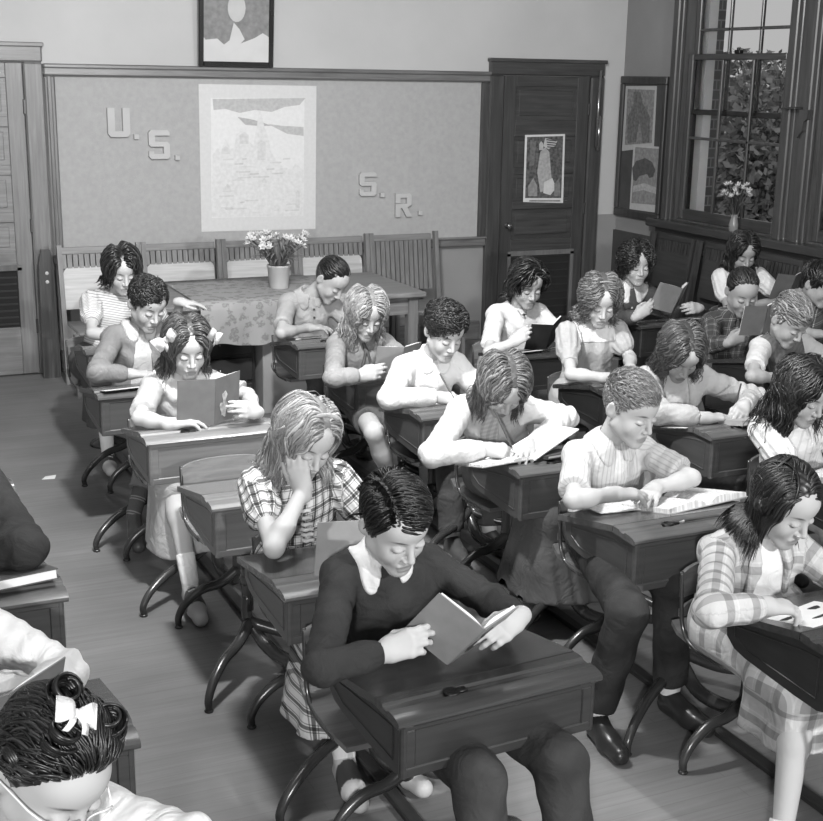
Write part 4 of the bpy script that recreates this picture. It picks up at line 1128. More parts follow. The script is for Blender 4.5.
# ---- tack board with two pictures between corner and window
tbd = thing('tack_board', 'dark tack board in the corner beside the tall window', 'notice board', (RX, 8.74, 0.98))
def rl(m, o): m.v = [(v[0]-o[0], v[1]-o[1], v[2]-o[2]) for v in m.v]; return m
TL = Vector((RX, 8.74, 0.98)); m_tk = wood('tack_frame', 40, 62, 'z', 0.35)
rl(MB().box(RX-0.025, RX-0.001, 8.47, 9.07, 1.03, 2.08), TL).build('board', plain('tack_felt', 62, 0.9, 5, 12), tbd)
rl(MB().box(RX-0.045, RX-0.001, 8.45, 9.09, 2.06, 2.12, bev=0.006).box(RX-0.045, RX-0.001, 8.45, 9.09, 0.99, 1.05, bev=0.006).box(RX-0.045, RX-0.001, 9.04, 9.09, 1.05, 2.06, bev=0.006).box(RX-0.045, RX-0.001, 8.45, 8.50, 1.05, 2.06, bev=0.006), TL).build('board_frame', m_tk, tbd)
XR = RX-0.026
def sideart(name, px, layer, tone, parent, var=8):
    P_ = [px_(x, y, XR) for x, y in px]; pts = ccw([(p[1], p[2]) for p in P_]); x = XR-0.0012*layer
    o = MB().prism(pts, x-0.001, x, 'x').build(name, plain('ink_%d' % tone, tone, 0.8, var, 40), parent)
    o.data.transform(Matrix.Translation(-parent.location)); return o
p1 = thing('pinned_print', 'tall print of a standing figure pinned at the top of the tack board', 'print', tuple(px_(640, 150, XR)), group=None)
sideart('print_sheet', [(626, 86), (657, 86), (654, 147), (622, 151)], 0.3, 158, p1, 5)
sideart('print_picture', [(628, 89), (655, 90), (652, 143), (625, 145)], 1.5, 112, p1, 20)
sideart('print_shape', [(634, 92), (641, 92), (643, 103), (650, 116), (650, 142), (643, 143), (640, 120), (636, 142), (628, 143), (628, 118), (634, 104)], 3, 90, p1, 16)
p2 = thing('pinned_print', 'print of a dark standing animal pinned below the figure print', 'print', tuple(px_(648, 212, XR)), group=None)
sideart('print_sheet', [(634, 145), (664, 147), (659, 213), (630, 209)], 3.5, 165, p2, 5)
sideart('print_picture', [(636, 147), (662, 149), (657, 205), (632, 203)], 4.7, 120, p2, 20)
sideart('print_shape', [(633, 168), (637, 161), (646, 158), (653, 162), (656, 170), (654, 177), (650, 178), (648, 174), (640, 176), (637, 181), (634, 180)], 6, 72, p2, 10)
sideart('print_shape', [(634, 186), (645, 183), (658, 188), (657, 194), (644, 190), (634, 192)], 6, 150, p2, 14)

# ---- windows
m_sash = wood('sash_wood', 50, 84, 'z', 0.28)
m_sashy = wood('sash_wood_y', 44, 74, 'y', 0.3)
def glass():
    if 'pane' in _M: return _M['pane']
    m, n, l, b = newmat('window_glass')
    b.inputs['Base Color'].default_value = (1, 1, 1, 1); b.inputs['Roughness'].default_value = 0.0
    b.inputs['Transmission Weight'].default_value = 1.0; b.inputs['IOR'].default_value = 1.02; b.inputs['Specular IOR Level'].default_value = 0.2
    _M['pane'] = m; return m
def window(name, y0, y1):
    w_ = bpy.data.objects.new(name, None); C.objects.link(w_); struct(w_); w_.location = (RX, (y0+y1)/2, WZ0); L = Vector(w_.location)
    m = MB(); c = 0.14
    # casing inside the room
    m.box(RX-0.035, RX, y0-0.02, y0+0.0, WZ0-0.02, WZ1, bev=0.004)
    for a, b in ((y1-0.01, y1+0.12), (y0-0.12, y0+0.01)):
        m.box(RX-0.03, RX, a, b, 1.0, WZ1, bev=0.006).box(RX-0.05, RX-0.02, a+0.03, b-0.03, 1.0, WZ1, bev=0.008)
    rl(m, L).build('window_casing', m_dark, w_)
    rl(MB().box(RX-0.002, RX+0.14, y0-0.02, y1+0.02, WZ0-0.01, WZ0+0.022).box(RX, RX+0.14, y1-0.03, y1, WZ0, WZ1).box(RX, RX+0.14, y0, y0+0.03, WZ0, WZ1).box(RX, RX+0.14, y0, y1, WZ1-0.03, WZ1), L).build('window_jamb', m_sash, w_)
    zm = 2.02
    def sash(z0, z1, xx, nrow, nm):
        a, b = y0+0.03, y1-0.03; s = 0.055
        f = rl(MB().box(xx, xx+0.035, a, a+s, z0, z1, bev=0.005).box(xx, xx+0.035, b-s, b, z0, z1, bev=0.005), L).build(nm, m_sash, w_)
        rl(MB().box(xx, xx+0.035, a+s, b-s, z0, z0+(0.08 if z0 < 1.3 else 0.04), bev=0.004).box(xx, xx+0.035, a+s, b-s, z1-0.045, z1, bev=0.004), L).build('sash_rail', m_sashy, f)
        mm = MB()
        for k in (1, 2): yy = a+s+(b-a-2*s)*k/3; mm.box(xx+0.004, xx+0.031, yy-0.011, yy+0.011, z0+0.04, z1-0.04, bev=0.004)
        for k in range(1, nrow): zz = z0+(z1-z0)*k/nrow; mm.box(xx+0.004, xx+0.031, a+s, b-s, zz-0.011, zz+0.011, bev=0.004)
        rl(mm, L).build('glazing_bar', m_sash, f)
        rl(MB().box(xx+0.015, xx+0.019, a+s-0.005, b-s+0.005, z0+0.03, z1-0.03), L).build('pane', glass(), f)
    sash(WZ0+0.02, 2.29, RX+0.03, 2, 'lower_sash')
    sash(1.84, WZ1-0.03, RX+0.075, 2, 'upper_sash')
    lk = MB().box(RX+0.02, RX+0.06, (y0+y1)/2-0.03, (y0+y1)/2+0.03, 2.29, 2.315, bev=0.004).lathe([(0.001, 0), (0.012, 0), (0.012, 0.02), (0.001, 0.024)], c=(RX+0.035, (y0+y1)/2, 2.31), n=10)
    rl(lk, L).build('sash_lock', plain('black_iron', 28, 0.4, 5, metal=0.5), w_)
    return w_
window('window_1', *W1); window('window_2', *W2)
struct(MB().box(RX-0.02, RX, W2[1]+0.1, W1[0]-0.1, 1.0, WZ1).build('trim_mullion', m_dark))
# small bracket shelf on the mullion
q = px_(797, 108, RX-0.09)
bs = thing('wall_bracket', 'small carved dark bracket shelf on the post between the windows', 'bracket', (RX-0.02, q[1], q[2]-0.2))
MB().box(-0.12, 0, -0.09, 0.09, 0.19, 0.205, bev=0.004).build('shelf', m_darky, bs)
MB().prism([(0, 0), (0, 0.19), (-0.09, 0.19), (-0.08, 0.13), (-0.05, 0.11), (-0.045, 0.05), (-0.02, 0.03)], -0.05, 0.05, 'x').build('bracket', m_dark, bs)
bs.children[1].rotation_euler = (0, 0, R(-90)); bs.children[1].data.transform(Matrix.Scale(-1, 4, (0, 1, 0)))
# outside: brick pier, pale reveal, hedge and far trees
m, n, l, b = newmat('brickwork'); tc = n.new('ShaderNodeTexCoord'); mp = n.new('ShaderNodeMapping'); mp.inputs['Rotation'].default_value = (R(90), 0, 0)
br = n.new('ShaderNodeTexBrick'); br.inputs['Scale'].default_value = 1; br.inputs['Brick Width'].default_value = 0.22; br.inputs['Row Height'].default_value = 0.075; br.inputs['Mortar Size'].default_value = 0.006
br.inputs['Color1'].default_value = col(95); br.inputs['Color2'].default_value = col(115); br.inputs['Mortar'].default_value = col(150)
l.new(tc.outputs['Object'], mp.inputs[0]); l.new(mp.outputs[0], br.inputs['Vector']); l.new(br.outputs[0], b.inputs['Base Color']); b.inputs['Roughness'].default_value = 0.9
for y in (W1[1], W2[1]):
    struct(MB().box(RX+0.141, RX+0.40, y+0.03, y+0.40, 0.8, CEIL).build('wall_outside', m))
    struct(MB().box(RX+0.141, RX+0.22, y-0.11, y+0.03, 0.9, CEIL).build('trim_outside', plain('stone_reveal', 225, 0.8, 5)))
    tag_ = None
def foliage(name, label, cat, c, r, n, seed, tone):
    rg = np.random.default_rng(seed); d = rg.normal(size=(n, 3)); d /= np.linalg.norm(d, axis=1)[:, None]
    d *= (rg.random(n)**0.45)[:, None]; P_ = np.array(c)+d*np.array(r)
    sz = 0.05+0.07*rg.random(n); V = []; e = rg.normal(size=(n, 3)); e /= np.linalg.norm(e, axis=1)[:, None]; f = np.cross(e, rg.normal(size=(n, 3))); f /= np.linalg.norm(f, axis=1)[:, None]
    V = np.stack([P_-e*sz[:, None], P_+f*sz[:, None]*0.5, P_+e*sz[:, None], P_-f*sz[:, None]*0.5], 1).reshape(-1, 3)
    F = np.arange(n*4).reshape(-1, 4)
    t = thing(name, label, cat, (c[0], c[1], -0.5))
    o = link('foliage', V-np.array([c[0], c[1], -0.5]), F, plain('leaf_%d' % tone, tone, 0.7, 12, 3), t); o['kind'] = 'stuff'
    mb = MB().tube(smoothpath([(0, 0, 0), (0.1, 0, c[2]*0.5+0.3), (0, 0.1, c[2]+0.5)], 4), 0.12, 8)
    k = MB()
    mb.build('trunk', plain('bark', 60, 0.9, 12), t, True)
foliage('tree', 'leafy dark tree outside the window, behind the vase', 'tree', (16.5, 20.5, 0.2), (4.2, 4.2, 2.5), 34000, 3, 150)
foliage('tree', 'loose grey treetop against the sky outside the window\'s top panes', 'tree', (25.5, 25.5, 1.0), (3.0, 3.0, 2.3), 12000, 5, 170)
gr = MB().box(RX+0.2, 40, -10, 45, -0.7, -0.6).build('ground_outside', plain('grass_outside', 84, 0.95, 14, 2)); gr['kind'] = 'structure'

# ------------------------------------------------------------------ table with cloth and flowers
TZ = 0.74
ta = pz(430, 293, TZ); tcx = 2.66; TX0, TX1, TY0, TY1 = 1.72, ta[0], 7.36, 8.28
tb_ = thing('table', 'long wooden table with a dark apron standing before the chairs by the back wall', 'table', (tcx, 7.8, 0)); L = Vector(tb_.location)
m_tab = wood('table_wood', 92, 128, 'x', 0.35)
rl(MB().box(TX0, TX1, TY0, TY1, TZ-0.035, TZ, bev=0.008), L).build('table_top', m_tab, tb_)
rl(MB().box(TX0+0.08, TX1-0.08, TY0+0.06, TY0+0.085, TZ-0.15, TZ-0.035).box(TX0+0.08, TX1-0.08, TY1-0.085, TY1-0.06, TZ-0.15, TZ-0.035).box(TX0+0.06, TX0+0.085, TY0+0.08, TY1-0.08, TZ-0.15, TZ-0.035).box(TX1-0.085, TX1-0.06, TY0+0.08, TY1-0.08, TZ-0.15, TZ-0.035), L).build('apron', m_tab, tb_)
for x in (TX0+0.04, TX1-0.11):
    for y in (TY0+0.04, TY1-0.11):
        rl(MB().box(x, x+0.07, y, y+0.07, 0, TZ-0.035, bev=0.006), L).build('leg', m_pale, tb_)
rl(MB().box(TX0+0.06, TX1-0.06, TY0+0.40, TY0+0.44, 0.14, 0.22), L).build('stretcher', m_dark, tb_)
# cabinet of dark drawers under the cloth
cb = thing('drawer_cabinet', 'low dark cabinet of drawers under the cloth-covered table', 'cabinet', (2.2, 7.85, 0)); L = Vector(cb.location)
rl(MB().box(1.95, 2.42, 7.55, 8.1, 0.0, 0.56), L).build('cabinet_body', plain('cab_dark', 42, 0.4, 6), cb)
for k in range(3):
    d_ = rl(MB().box(1.97, 2.40, 7.535, 7.55, 0.04+k*0.17, 0.19+k*0.17, bev=0.006), L).build('drawer', plain('cab_drawer', 52, 0.35, 6), cb)
    rl(MB().lathe([(0.001, 0), (0.012, 0.004), (0.014, 0.014), (0.001, 0.018)], n=10, M=Matrix.Translation((2.185, 7.535, 0.115+k*0.17)) @ Matrix.Rotation(R(90), 4, 'X')), L).build('knob', plain('brass_knob', 120), d_, True)
bx_ = MB().box(2.44, 2.74, 7.45, 8.0, 0.0, 0.50, bev=0.006).build('cardboard_box', plain('pale_card', 140, 0.85, 6)); tag(bx_, 'plain pale carton standing under the table beside the dark drawers', 'box')
# printed cloth
def printed():
    m, n, l, b = newmat('printed_cloth'); tc = n.new('ShaderNodeTexCoord')
    v = n.new('ShaderNodeTexVoronoi'); v.inputs['Scale'].default_value = 16; l.new(tc.outputs['Object'], v.inputs['Vector'])
    z = n.new('ShaderNodeTexNoise'); z.inputs['Scale'].default_value = 45; z.inputs['Detail'].default_value = 4; l.new(tc.outputs['Object'], z.inputs['Vector'])
    a = n.new('ShaderNodeMath'); a.operation = 'ADD'; l.new(v.outputs['Distance'], a.inputs[0]); l.new(z.outputs['Fac'], a.inputs[1])
    r = ramp(n, [(0.50, 88), (0.62, 132), (0.78, 108), (0.95, 140)]); l.new(a.outputs[0], r.inputs[0]); l.new(r.outputs[0], b.inputs['Base Color']); b.inputs['Roughness'].default_value = 0.9
    return m
cx0, cx1 = 2.02, 3.0; n_ = 40; V = []; F = []
prof = [(TY1+0.004, TZ-0.05), (TY1+0.004, TZ+0.002), (TY0-0.004, TZ+0.002), (TY0-0.010, TZ-0.03), (TY0-0.014, TZ-0.12), (TY0-0.018, TZ-0.25)]
fine_ = []
for i in range(len(prof)-1):
    for k in range(6): t = k/6; fine_.append((prof[i][0]*(1-t)+prof[i+1][0]*t, prof[i][1]*(1-t)+prof[i+1][1]*t))
fine_.append(prof[-1]); kf = len(fine_)
for e in (0, 0.004):
    for i in range(n_+1):
        x = cx0+(cx1-cx0)*i/n_
        for j, (y, z) in enumerate(fine_):
            hang = max(0, TZ-z)/0.25 if y < TY0 else 0
            V.append((x, y-0.014*hang*math.sin(i*0.9)-0.006*hang-(e if y < TY0 else 0), z+(e if y >= TY0 else 0)+0.012*hang*math.sin(i*0.35)))
for s_ in (0, 1):
    o_ = s_*(n_+1)*kf
    for i in range(n_):
        for j in range(kf-1):
            q = (o_+i*kf+j, o_+(i+1)*kf+j, o_+(i+1)*kf+j+1, o_+i*kf+j+1); F.append(q if s_ else q[::-1])
tc_ = tag(link('tablecloth', V, F, printed(), None, True), 'flower-printed cloth runner hanging over the front edge of the long table', 'tablecloth')

# flower pots
def flowers(root, c, n, spread, height, seed, head, tone, leaf, nleaf):
    rg = np.random.default_rng(seed)
    st_ = MB(); lf = MB()
    for i in range(n):
        a = rg.random()*6.28; r_ = spread*math.sqrt(rg.random()); h_ = height*(0.65+0.4*rg.random())
        p = np.array([math.cos(a)*r_, math.sin(a)*r_, c+h_])
        st_.tube(smoothpath([(p[0]*0.1, p[1]*0.1, c-0.06), (p[0]*0.5, p[1]*0.5, c+h_*0.5), p], 3), 0.0028, 5)
        d = nrm(p-np.array([0, 0, c-0.05]))+rg.normal(size=3)*0.25; M = Matrix.Translation(Vector(p)) @ Vector(d).to_track_quat('Z', 'Y').to_matrix().to_4x4()
        fb = MB()
        for k in range(6):
            t = k*math.pi/3; cs, sn = math.cos(t), math.sin(t)
            pts = [(0.003, 0, 0), (head*0.5, head*0.28, 0.010), (head, 0, 0.018), (head*0.5, -head*0.28, 0.010), (head*0.5, 0, 0.002)]
            q = [M @ Vector((x*cs-y*sn, x*sn+y*cs, z)) for x, y, z in pts]
            fb.add(q, [(0, 4, 1), (4, 2, 1), (0, 3, 4), (4, 3, 2), (0, 1, 2, 3)])
        fb.lathe([(0.001, 0), (head*0.2, 0.004), (head*0.24, 0.024), (head*0.15, 0.026), (0.001, 0.02)], n=8, M=M)
        fb.build('flower', plain('petal_%d' % tone, tone, 0.7, 14, 30), root)
    st_.build('stems', plain('stem', 88, 0.7, 10), root)
    for i in range(nleaf):
        a = rg.random()*6.28; r_ = spread*(0.5+0.7*rg.random()); h_ = height*(0.2+0.7*rg.random()); w_ = 0.009
        q = smoothpath([(0, 0, c-0.04), (math.cos(a)*r_*0.5, math.sin(a)*r_*0.5, c+h_), (math.cos(a)*r_, math.sin(a)*r_, c+h_*0.8)], 4)
        lf.tube(q, [w_*math.sin(0.25+2.7*k/(len(q)-1)) for k in range(len(q))], 6, 0.2)
    l_ = lf.build('leaves', plain('leafgreen_%d' % leaf, leaf, 0.6, 14, 20), root); l_['kind'] = 'stuff'
q = pz(279, 288, TZ+0.006); fp = thing('flower_pot', 'pale pot of daffodil-like flowers on the cloth of the long table', 'flower pot', tuple(q))
MB().lathe([(0.060, 0), (0.062, 0.005), (0.074, 0.135), (0.078, 0.14), (0.078, 0.152), (0.070, 0.152), (0.066, 0.12), (0.001, 0.115)], n=28).build('pot', plain('pot_clay', 158, 0.6, 5), fp, True)
flowers(fp, 0.15, 40, 0.21, 0.19, 7, 0.032, 190, 96, 44)
q = px_(734, 226, RX-0.06); vz = thing('flower_vase', 'glass vase of small blossoms standing on the window sill', 'vase', (RX-0.065, q[1], 1.029))
MB().lathe([(0.030, 0), (0.034, 0.004), (0.036, 0.05), (0.024, 0.10), (0.026, 0.125), (0.022, 0.125), (0.020, 0.10), (0.001, 0.09)], n=20).build('vase', plain('milk_glass', 120, 0.15, 6), vz, True)
flowers(vz, 0.12, 20, 0.11, 0.21, 11, 0.026, 190, 46, 26)

# ------------------------------------------------------------------ slatted assembly chairs along the walls
m_sl = wood('slat_wood', 88, 120, 'z', 0.4)
def wall_chair(name, label, loc_, rz, group, wd=0.54, first=None, dark=False, H_=0.94, tall=False):
    mm = (wood('slat_dark', 40, 66, 'z', 0.35), wood('slat_dark_x', 40, 66, 'x', 0.35), wood('ply_dark', 44, 66, 'x', 0.3)) if dark else (m_sl, m_palex, wood('ply_pale', 150, 186, 'x', 0.35))
    t = thing(name, label, 'chair', loc_, rz, group); h2 = wd/2
    for s in (-1, 1):
        MB().prism([(-0.03, 0), (0.02, 0), (0.055, 0.42), (0.125, H_), (0.085, H_+0.005), (0.01, 0.42)], s*h2-0.016, s*h2+0.016, 'x').build('side_post', mm[0], t)
        for z, yy in ((0.20, -0.38),): MB().prism([(-0.42, 0), (-0.37, 0), (-0.37, 0.42), (-0.42, 0.42)], s*h2-0.014, s*h2+0.014, 'x').build('leg', mm[0], t)
    a = h2-0.016
    Mx = Matrix.Translation((0, 0.085, 0.42)) @ Matrix.Rotation(R(-8), 4, 'X')
    MB().box(-a, a, -0.012, 0.012, 0.455, 0.505, M=Mx, bev=0.004).build('top_rail', mm[1], t)
    m = MB(); k = 13
    for i in range(k): x = -a+2*a*(i+0.5)/k; m.box(x-0.016, x+0.016, -0.008, 0.008, 0.08 if tall else 0.36, 0.46, M=Mx)
    m.build('slats', mm[0], t)
    if not tall:
        pts = [(-a+0.01, 0.08), (a-0.01, 0.08)]+[(a-0.01-0.05*(1-math.cos(u)), 0.32+0.05*math.sin(u)) for u in np.linspace(0, 1.57, 6)]+[(-a+0.01+0.05*(1-math.sin(u)), 0.32+0.05*math.cos(u)) for u in np.linspace(0, 1.57, 6)]
        v = MB().prism(pts, -0.006, 0.006, 'y'); v.v = [tuple(Mx @ Vector(p)) for p in v.v]; v.build('back_panel', mm[2], t)
    MB().box(-a, a, -0.40, 0.06, 0.405, 0.425, bev=0.008).build('seat', mm[1], t)
    return t
y_ = 8.72
xs = [1.72+0.575*i for i in range(5)]
nm = ['slatted wooden chair behind the woman at the far left, first along the back wall', 'slatted wooden chair at the back wall, second from the left door', 'slatted wooden chair at the back wall directly behind the flower pot',
      'slatted wooden chair at the back wall behind the dark-haired boy', 'slatted wooden chair at the right-hand end of the back wall row']
first = wall_chair('slatted_chair', nm[0], (xs[0], y_, 0), 0, 'slatted chairs along the back wall')
wall_chair('slatted_chair', nm[4], (xs[4], y_, 0), 0, 'slatted chairs along the back wall', tall=True)
for i in range(1, 4):
    c = dup(first); c.location = (xs[i], y_, 0); c['label'] = nm[i]
c0 = None
nm = ['dark slatted chair under the window, nearest the back corner', 'dark slatted chair under the window, second from the back corner', 'dark slatted chair below the window vase', 'dark slatted chair under the window behind the boy at the right edge']
for i, y in enumerate((8.15, 7.55, 6.95, 6.35)):
    if c0 is None: c0 = wall_chair('slatted_chair', nm[0], (RX-0.20, y, 0), R(-90), 'dark slatted chairs along the window wall', first=None, dark=True, H_=0.92)
    else:
        c = dup(c0); c.location = (RX-0.20, y, 0); c['label'] = nm[i]
# upright end panel beside the left door
ep = MB().prism([(-0.06, 0), (0.06, 0), (0.05, 0.80), (0.03, 0.90), (-0.03, 0.90), (-0.05, 0.80)], -0.02, 0.02, 'y')
o = ep.build('end_panel', wood('end_wood', 50, 80, 'z', 0.35), loc=tuple(py_(52, 372, 8.95)*np.array([1, 1, 0]))); tag(o, 'upright dark plank with two pale studs leaning by the left door frame', 'plank')
MB().lathe([(0.001, 0), (0.012, 0), (0.012, 0.006), (0.001, 0.008)], n=10, M=Matrix.Translation((0, -0.02, 0.74)) @ Matrix.Rotation(R(90), 4, 'X')).lathe([(0.001, 0), (0.012, 0), (0.012, 0.006), (0.001, 0.008)], n=10, M=Matrix.Translation((0, -0.02, 0.68)) @ Matrix.Rotation(R(90), 4, 'X')).build('studs', plain('stud', 170, 0.3), o)

# ------------------------------------------------------------------ school desks
def desk_mats(t):
    lo, hi = {'light': (98, 116), 'mid': (72, 88), 'dark': (42, 56)}[t]
    return wood('desk_top_'+t, lo+2, hi+6, 'x', 0.22), wood('desk_box_'+t, lo-6, hi-4, 'x', 0.33), wood('desk_side_'+t, lo-12, hi-12, 'y', 0.33)
m_iron = plain('enamel_iron', 74, 0.26, 6, 8, metal=0.45)
def make_desk(tone, label, loc_, post=0.28, seat=True, seattone=None, low=0.0, sw_=0.182, sx=0.0):
    mt, mbx, ms = desk_mats(tone); W = 0.545; D = 0.43
    t = thing('school_desk', label, 'desk', loc_, 0, 'school desks in rows')
    # local frame: x 0..W from the left front corner, y 0 front face .. D pupil's side
    zf, zb = 0.668-low, 0.600-low*0.3         # underside of the lid at front and back
    outl = [(0.0, 0.502), (0.03, 0.493), (0.12, 0.496), (D-0.10, 0.512), (D-0.05, 0.522), (D-0.015, 0.548), (D-0.01, zb), (0.12, zf-0.006), (0.0, zf)]
    bm_ = MB()
    bm_.prism([(y, z) for y, z in outl], 0.012, W-0.012, 'x')
    bx = bm_.build('desk_box', mbx, t)
    for x0, x1 in ((0.0, 0.013), (W-0.013, W)):
        MB().prism([(y*0.985+0.003, z+0.0) for y, z in outl], x0, x1, 'x').build('side_panel', ms, t)
        xo = x0 if x0 == 0 else x1
        pin = [(0.040, 0.524), (D-0.11, 0.538), (D-0.055, 0.560), (D-0.05, zb-0.008), (0.11, zf-0.032), (0.040, zf-0.028)]
        fr_ = MB(); k = len(pin)
        for i in range(k):
            p, q = pin[i], pin[(i+1) % k]; fr_.tube([(xo, p[0], p[1]), (xo, q[0], q[1])], 0.0030, 6)
        fr_.build('side_moulding', ms, t)
    # front: raised frame round a sunk panel
    fr_ = MB()
    x0, x1, z0, z1 = 0.0, W, 0.495, zf
    fr_.box(x0, x1, -0.010, 0.002, z0, z0+0.026, bev=0.003).box(x0, x1, -0.010, 0.002, z1-0.022, z1, bev=0.003).box(x0, x0+0.036, -0.010, 0.002, z0+0.024, z1-0.020, bev=0.003).box(x1-0.036, x1, -0.010, 0.002, z0+0.024, z1-0.020, bev=0.003)
    fr_.box(x0+0.030, x1-0.030, -0.006, 0.002, z0+0.020, z1-0.018)
    fr_.tube([(x0+0.006, -0.001, z0+0.001), (x0+0.006, -0.001, z1)], 0.0105, 10).tube([(x1-0.006, -0.001, z0+0.001), (x1-0.006, -0.001, z1)], 0.0105, 10)
    slant(fr_.build('front_panel', mbx, t))
    # lid and the fixed pen ledge
    lid = MB(); ov = 0.016; y_split = 0.105; zl = zf+0.020
    lid.prism([(y_split+0.002, zl-0.020), (D+0.010, zb-0.002), (D+0.016, zb+0.006), (D+0.012, zb+0.018), (y_split+0.002, zl+0.002)], -ov, W+ov, 'x')
    slant(lid.build('lid', mt, t))
    MB().tube([(-ov+0.002, y_split, zl-0.010), (W+ov-0.002, y_split, zl-0.010)], 0.0045, 8).build('hinge', plain('hinge_iron', 48, 0.4, 5, metal=0.5), t, True)
    lg = MB(); o_ = zl-0.0205
    lg.prism([(-0.022, o_+0.001), (-0.016, o_-0.006), (y_split-0.002, o_), (y_split-0.002, zl+0.002), (0.070, zl+0.001), (0.064, zl-0.005), (0.042, zl-0.006), (0.036, zl), (0.012, zl-0.001), (-0.008, zl-0.005), (-0.020, zl-0.012)], -ov, W+ov, 'x')
    slant(lg.build('pen_ledge', mt, t))
    ink = MB().lathe([(0.001, 0), (0.021, 0), (0.021, 0.006), (0.016, 0.009), (0.014, 0.007), (0.001, 0.007)], c=(W*0.30, 0.052, zl-0.004), n=18).box(W*0.30+0.010, W*0.30+0.042, 0.041, 0.063, zl-0.004, zl+0.004, bev=0.003)
    ink.build('inkwell', plain('black_iron', 28), t, True)
    # post, foot castings and seat for the row in front
    cx = post; pb = 0.10
    MB().lathe([(0.062, 0.485), (0.062, 0.476), (0.024, 0.468), (0.022, 0.40)], c=(cx, pb, 0), n=18).tube([(cx, pb, 0.47), (cx, pb, 0.24)], 0.021, 14).lathe([(0.0265, 0.34), (0.0265, 0.37), (0.023, 0.372)], c=(cx, pb, 0), n=16).build('desk_post', m_iron, t, True)
    sy = -0.27                                     # seat post stands in front of the desk
    if seat:
        arm = MB().tube(smoothpath([(cx, pb, 0.30), (cx, pb-0.01, 0.20), (cx+(W/2-cx)*0.5, pb-0.12, 0.105), (W/2, sy+0.06, 0.13), (W/2, sy, 0.20), (W/2, sy, 0.36)], 5), [0.021]*8+[0.025]*10+[0.021]*8, 12, 1.0)
        arm.build('base_arm', m_iron, t, True)
    else:
        MB().tube([(cx, pb, 0.26), (cx, pb, 0.06)], 0.022, 14).lathe([(0.030, 0.16), (0.034, 0.18), (0.030, 0.22), (0.022, 0.24)], c=(cx, pb, 0), n=16).build('base_post', m_iron, t, True)
    def foot(p0, p1):
        a = np.array(p0); e = np.array([p1[0], p1[1], 0.0]); d = (e-a)*np.array([1, 1, 0])
        pts = smoothpath([a, a+d*0.30+np.array([0, 0, -0.045]), a+d*0.62+np.array([0, 0, -0.06]), a+d*0.88+np.array([0, 0, -0.105]), np.array([e[0], e[1], 0.045]), np.array([e[0], e[1], 0.008])], 5)
        k = len(pts); rs = [0.022-0.010*i/(k-1) for i in range(k)]
        m = MB().tube(pts, rs, 12); m.lathe([(0.015, 0), (0.016, 0.004), (0.012, 0.010), (0.001, 0.011)], c=(e[0], e[1], 0), n=14)
        return m
    for s in (-1, 1):
        foot((cx, pb-0.02, 0.20), (W/2+s*0.35, -0.14 if seat else 0.0)).build('foot', m_iron, t, True)
        if seat: foot((W/2, sy-0.01, 0.20), (W/2+s*0.25, -0.30)).build('foot', m_iron, t, True)
        else: foot((cx, pb+0.02, 0.20), (W/2+s*0.25, 0.25)).build('foot', m_iron, t, True)
    if seat:
        st = wood('seat_wood', 70, 100, 'x', 0.28) if not seattone else wood('seat_'+str(seattone), seattone, seattone+30, 'x', 0.25)
        n = 10; V = []; F = []
        MB().lathe([(0.07, 0.385), (0.07, 0.375), (0.026, 0.365), (0.026, 0.34)], c=(W/2, sy, 0), n=18).build('seat_plate', m_iron, t, True)
        pts = []
        for i in range(13):
            u = i/12; y = sy+0.17-0.36*u; z = 0.405-0.016*math.sin(u*3.0)+0.018*(u < 0.08); pts.append((y, z))
        outl = pts+[(y, z-0.016) for y, z in pts[::-1]]
        slant(MB().prism(outl[::-1], W/2+sx-sw_, W/2+sx+sw_, 'x').build('seat', st, t))
        # curved back slab in two boards
        bk = MB()
        for z0, z1 in ((0.515, 0.615), (0.45, 0.495)):
            v = []; k = 12
            for i in range(k+1):
                u = i/k*2-1; x = W/2+sx+u*sw_; y = sy+0.155-0.03*u*u; 
                for dy, z in ((0, z0), (0.014, z0), (0.014, z1-0.02*abs(u)**4), (0, z1-0.02*abs(u)**4)): v.append((x, y+dy+0.05*(z-0.46), z))
            f = []
            for i in range(k):
                a = i*4; b = a+4
                for j in range(4): f.append((a+j, a+(j+1) % 4, b+(j+1) % 4, b+j))
            f += [(0, 3, 2, 1), (k*4, k*4+1, k*4+2, k*4+3)]
            bk.add(v, f)
        slant(bk.build('backrest', st, t))
        for s in (-1, 1):
            x = W/2+sx+s*(sw_-0.003); ir = MB()
            ir.tube(smoothpath([(x, sy-0.10, 0.378), (x, sy+0.05, 0.375), (x, sy+0.115, 0.42), (x, sy+0.135, 0.54), (x, sy+0.14, 0.60)], 5), 0.007, 8, 1.0)
            ir.build('seat_iron', plain('seat_iron', 84, 0.22, 6, 8, metal=0.6), t, True)
    return t
ROWX = {1: -0.03, 2: 1.12, 3: 2.27, 4: 3.26, 5: 4.36, 6: 5.33}
DW = 0.56
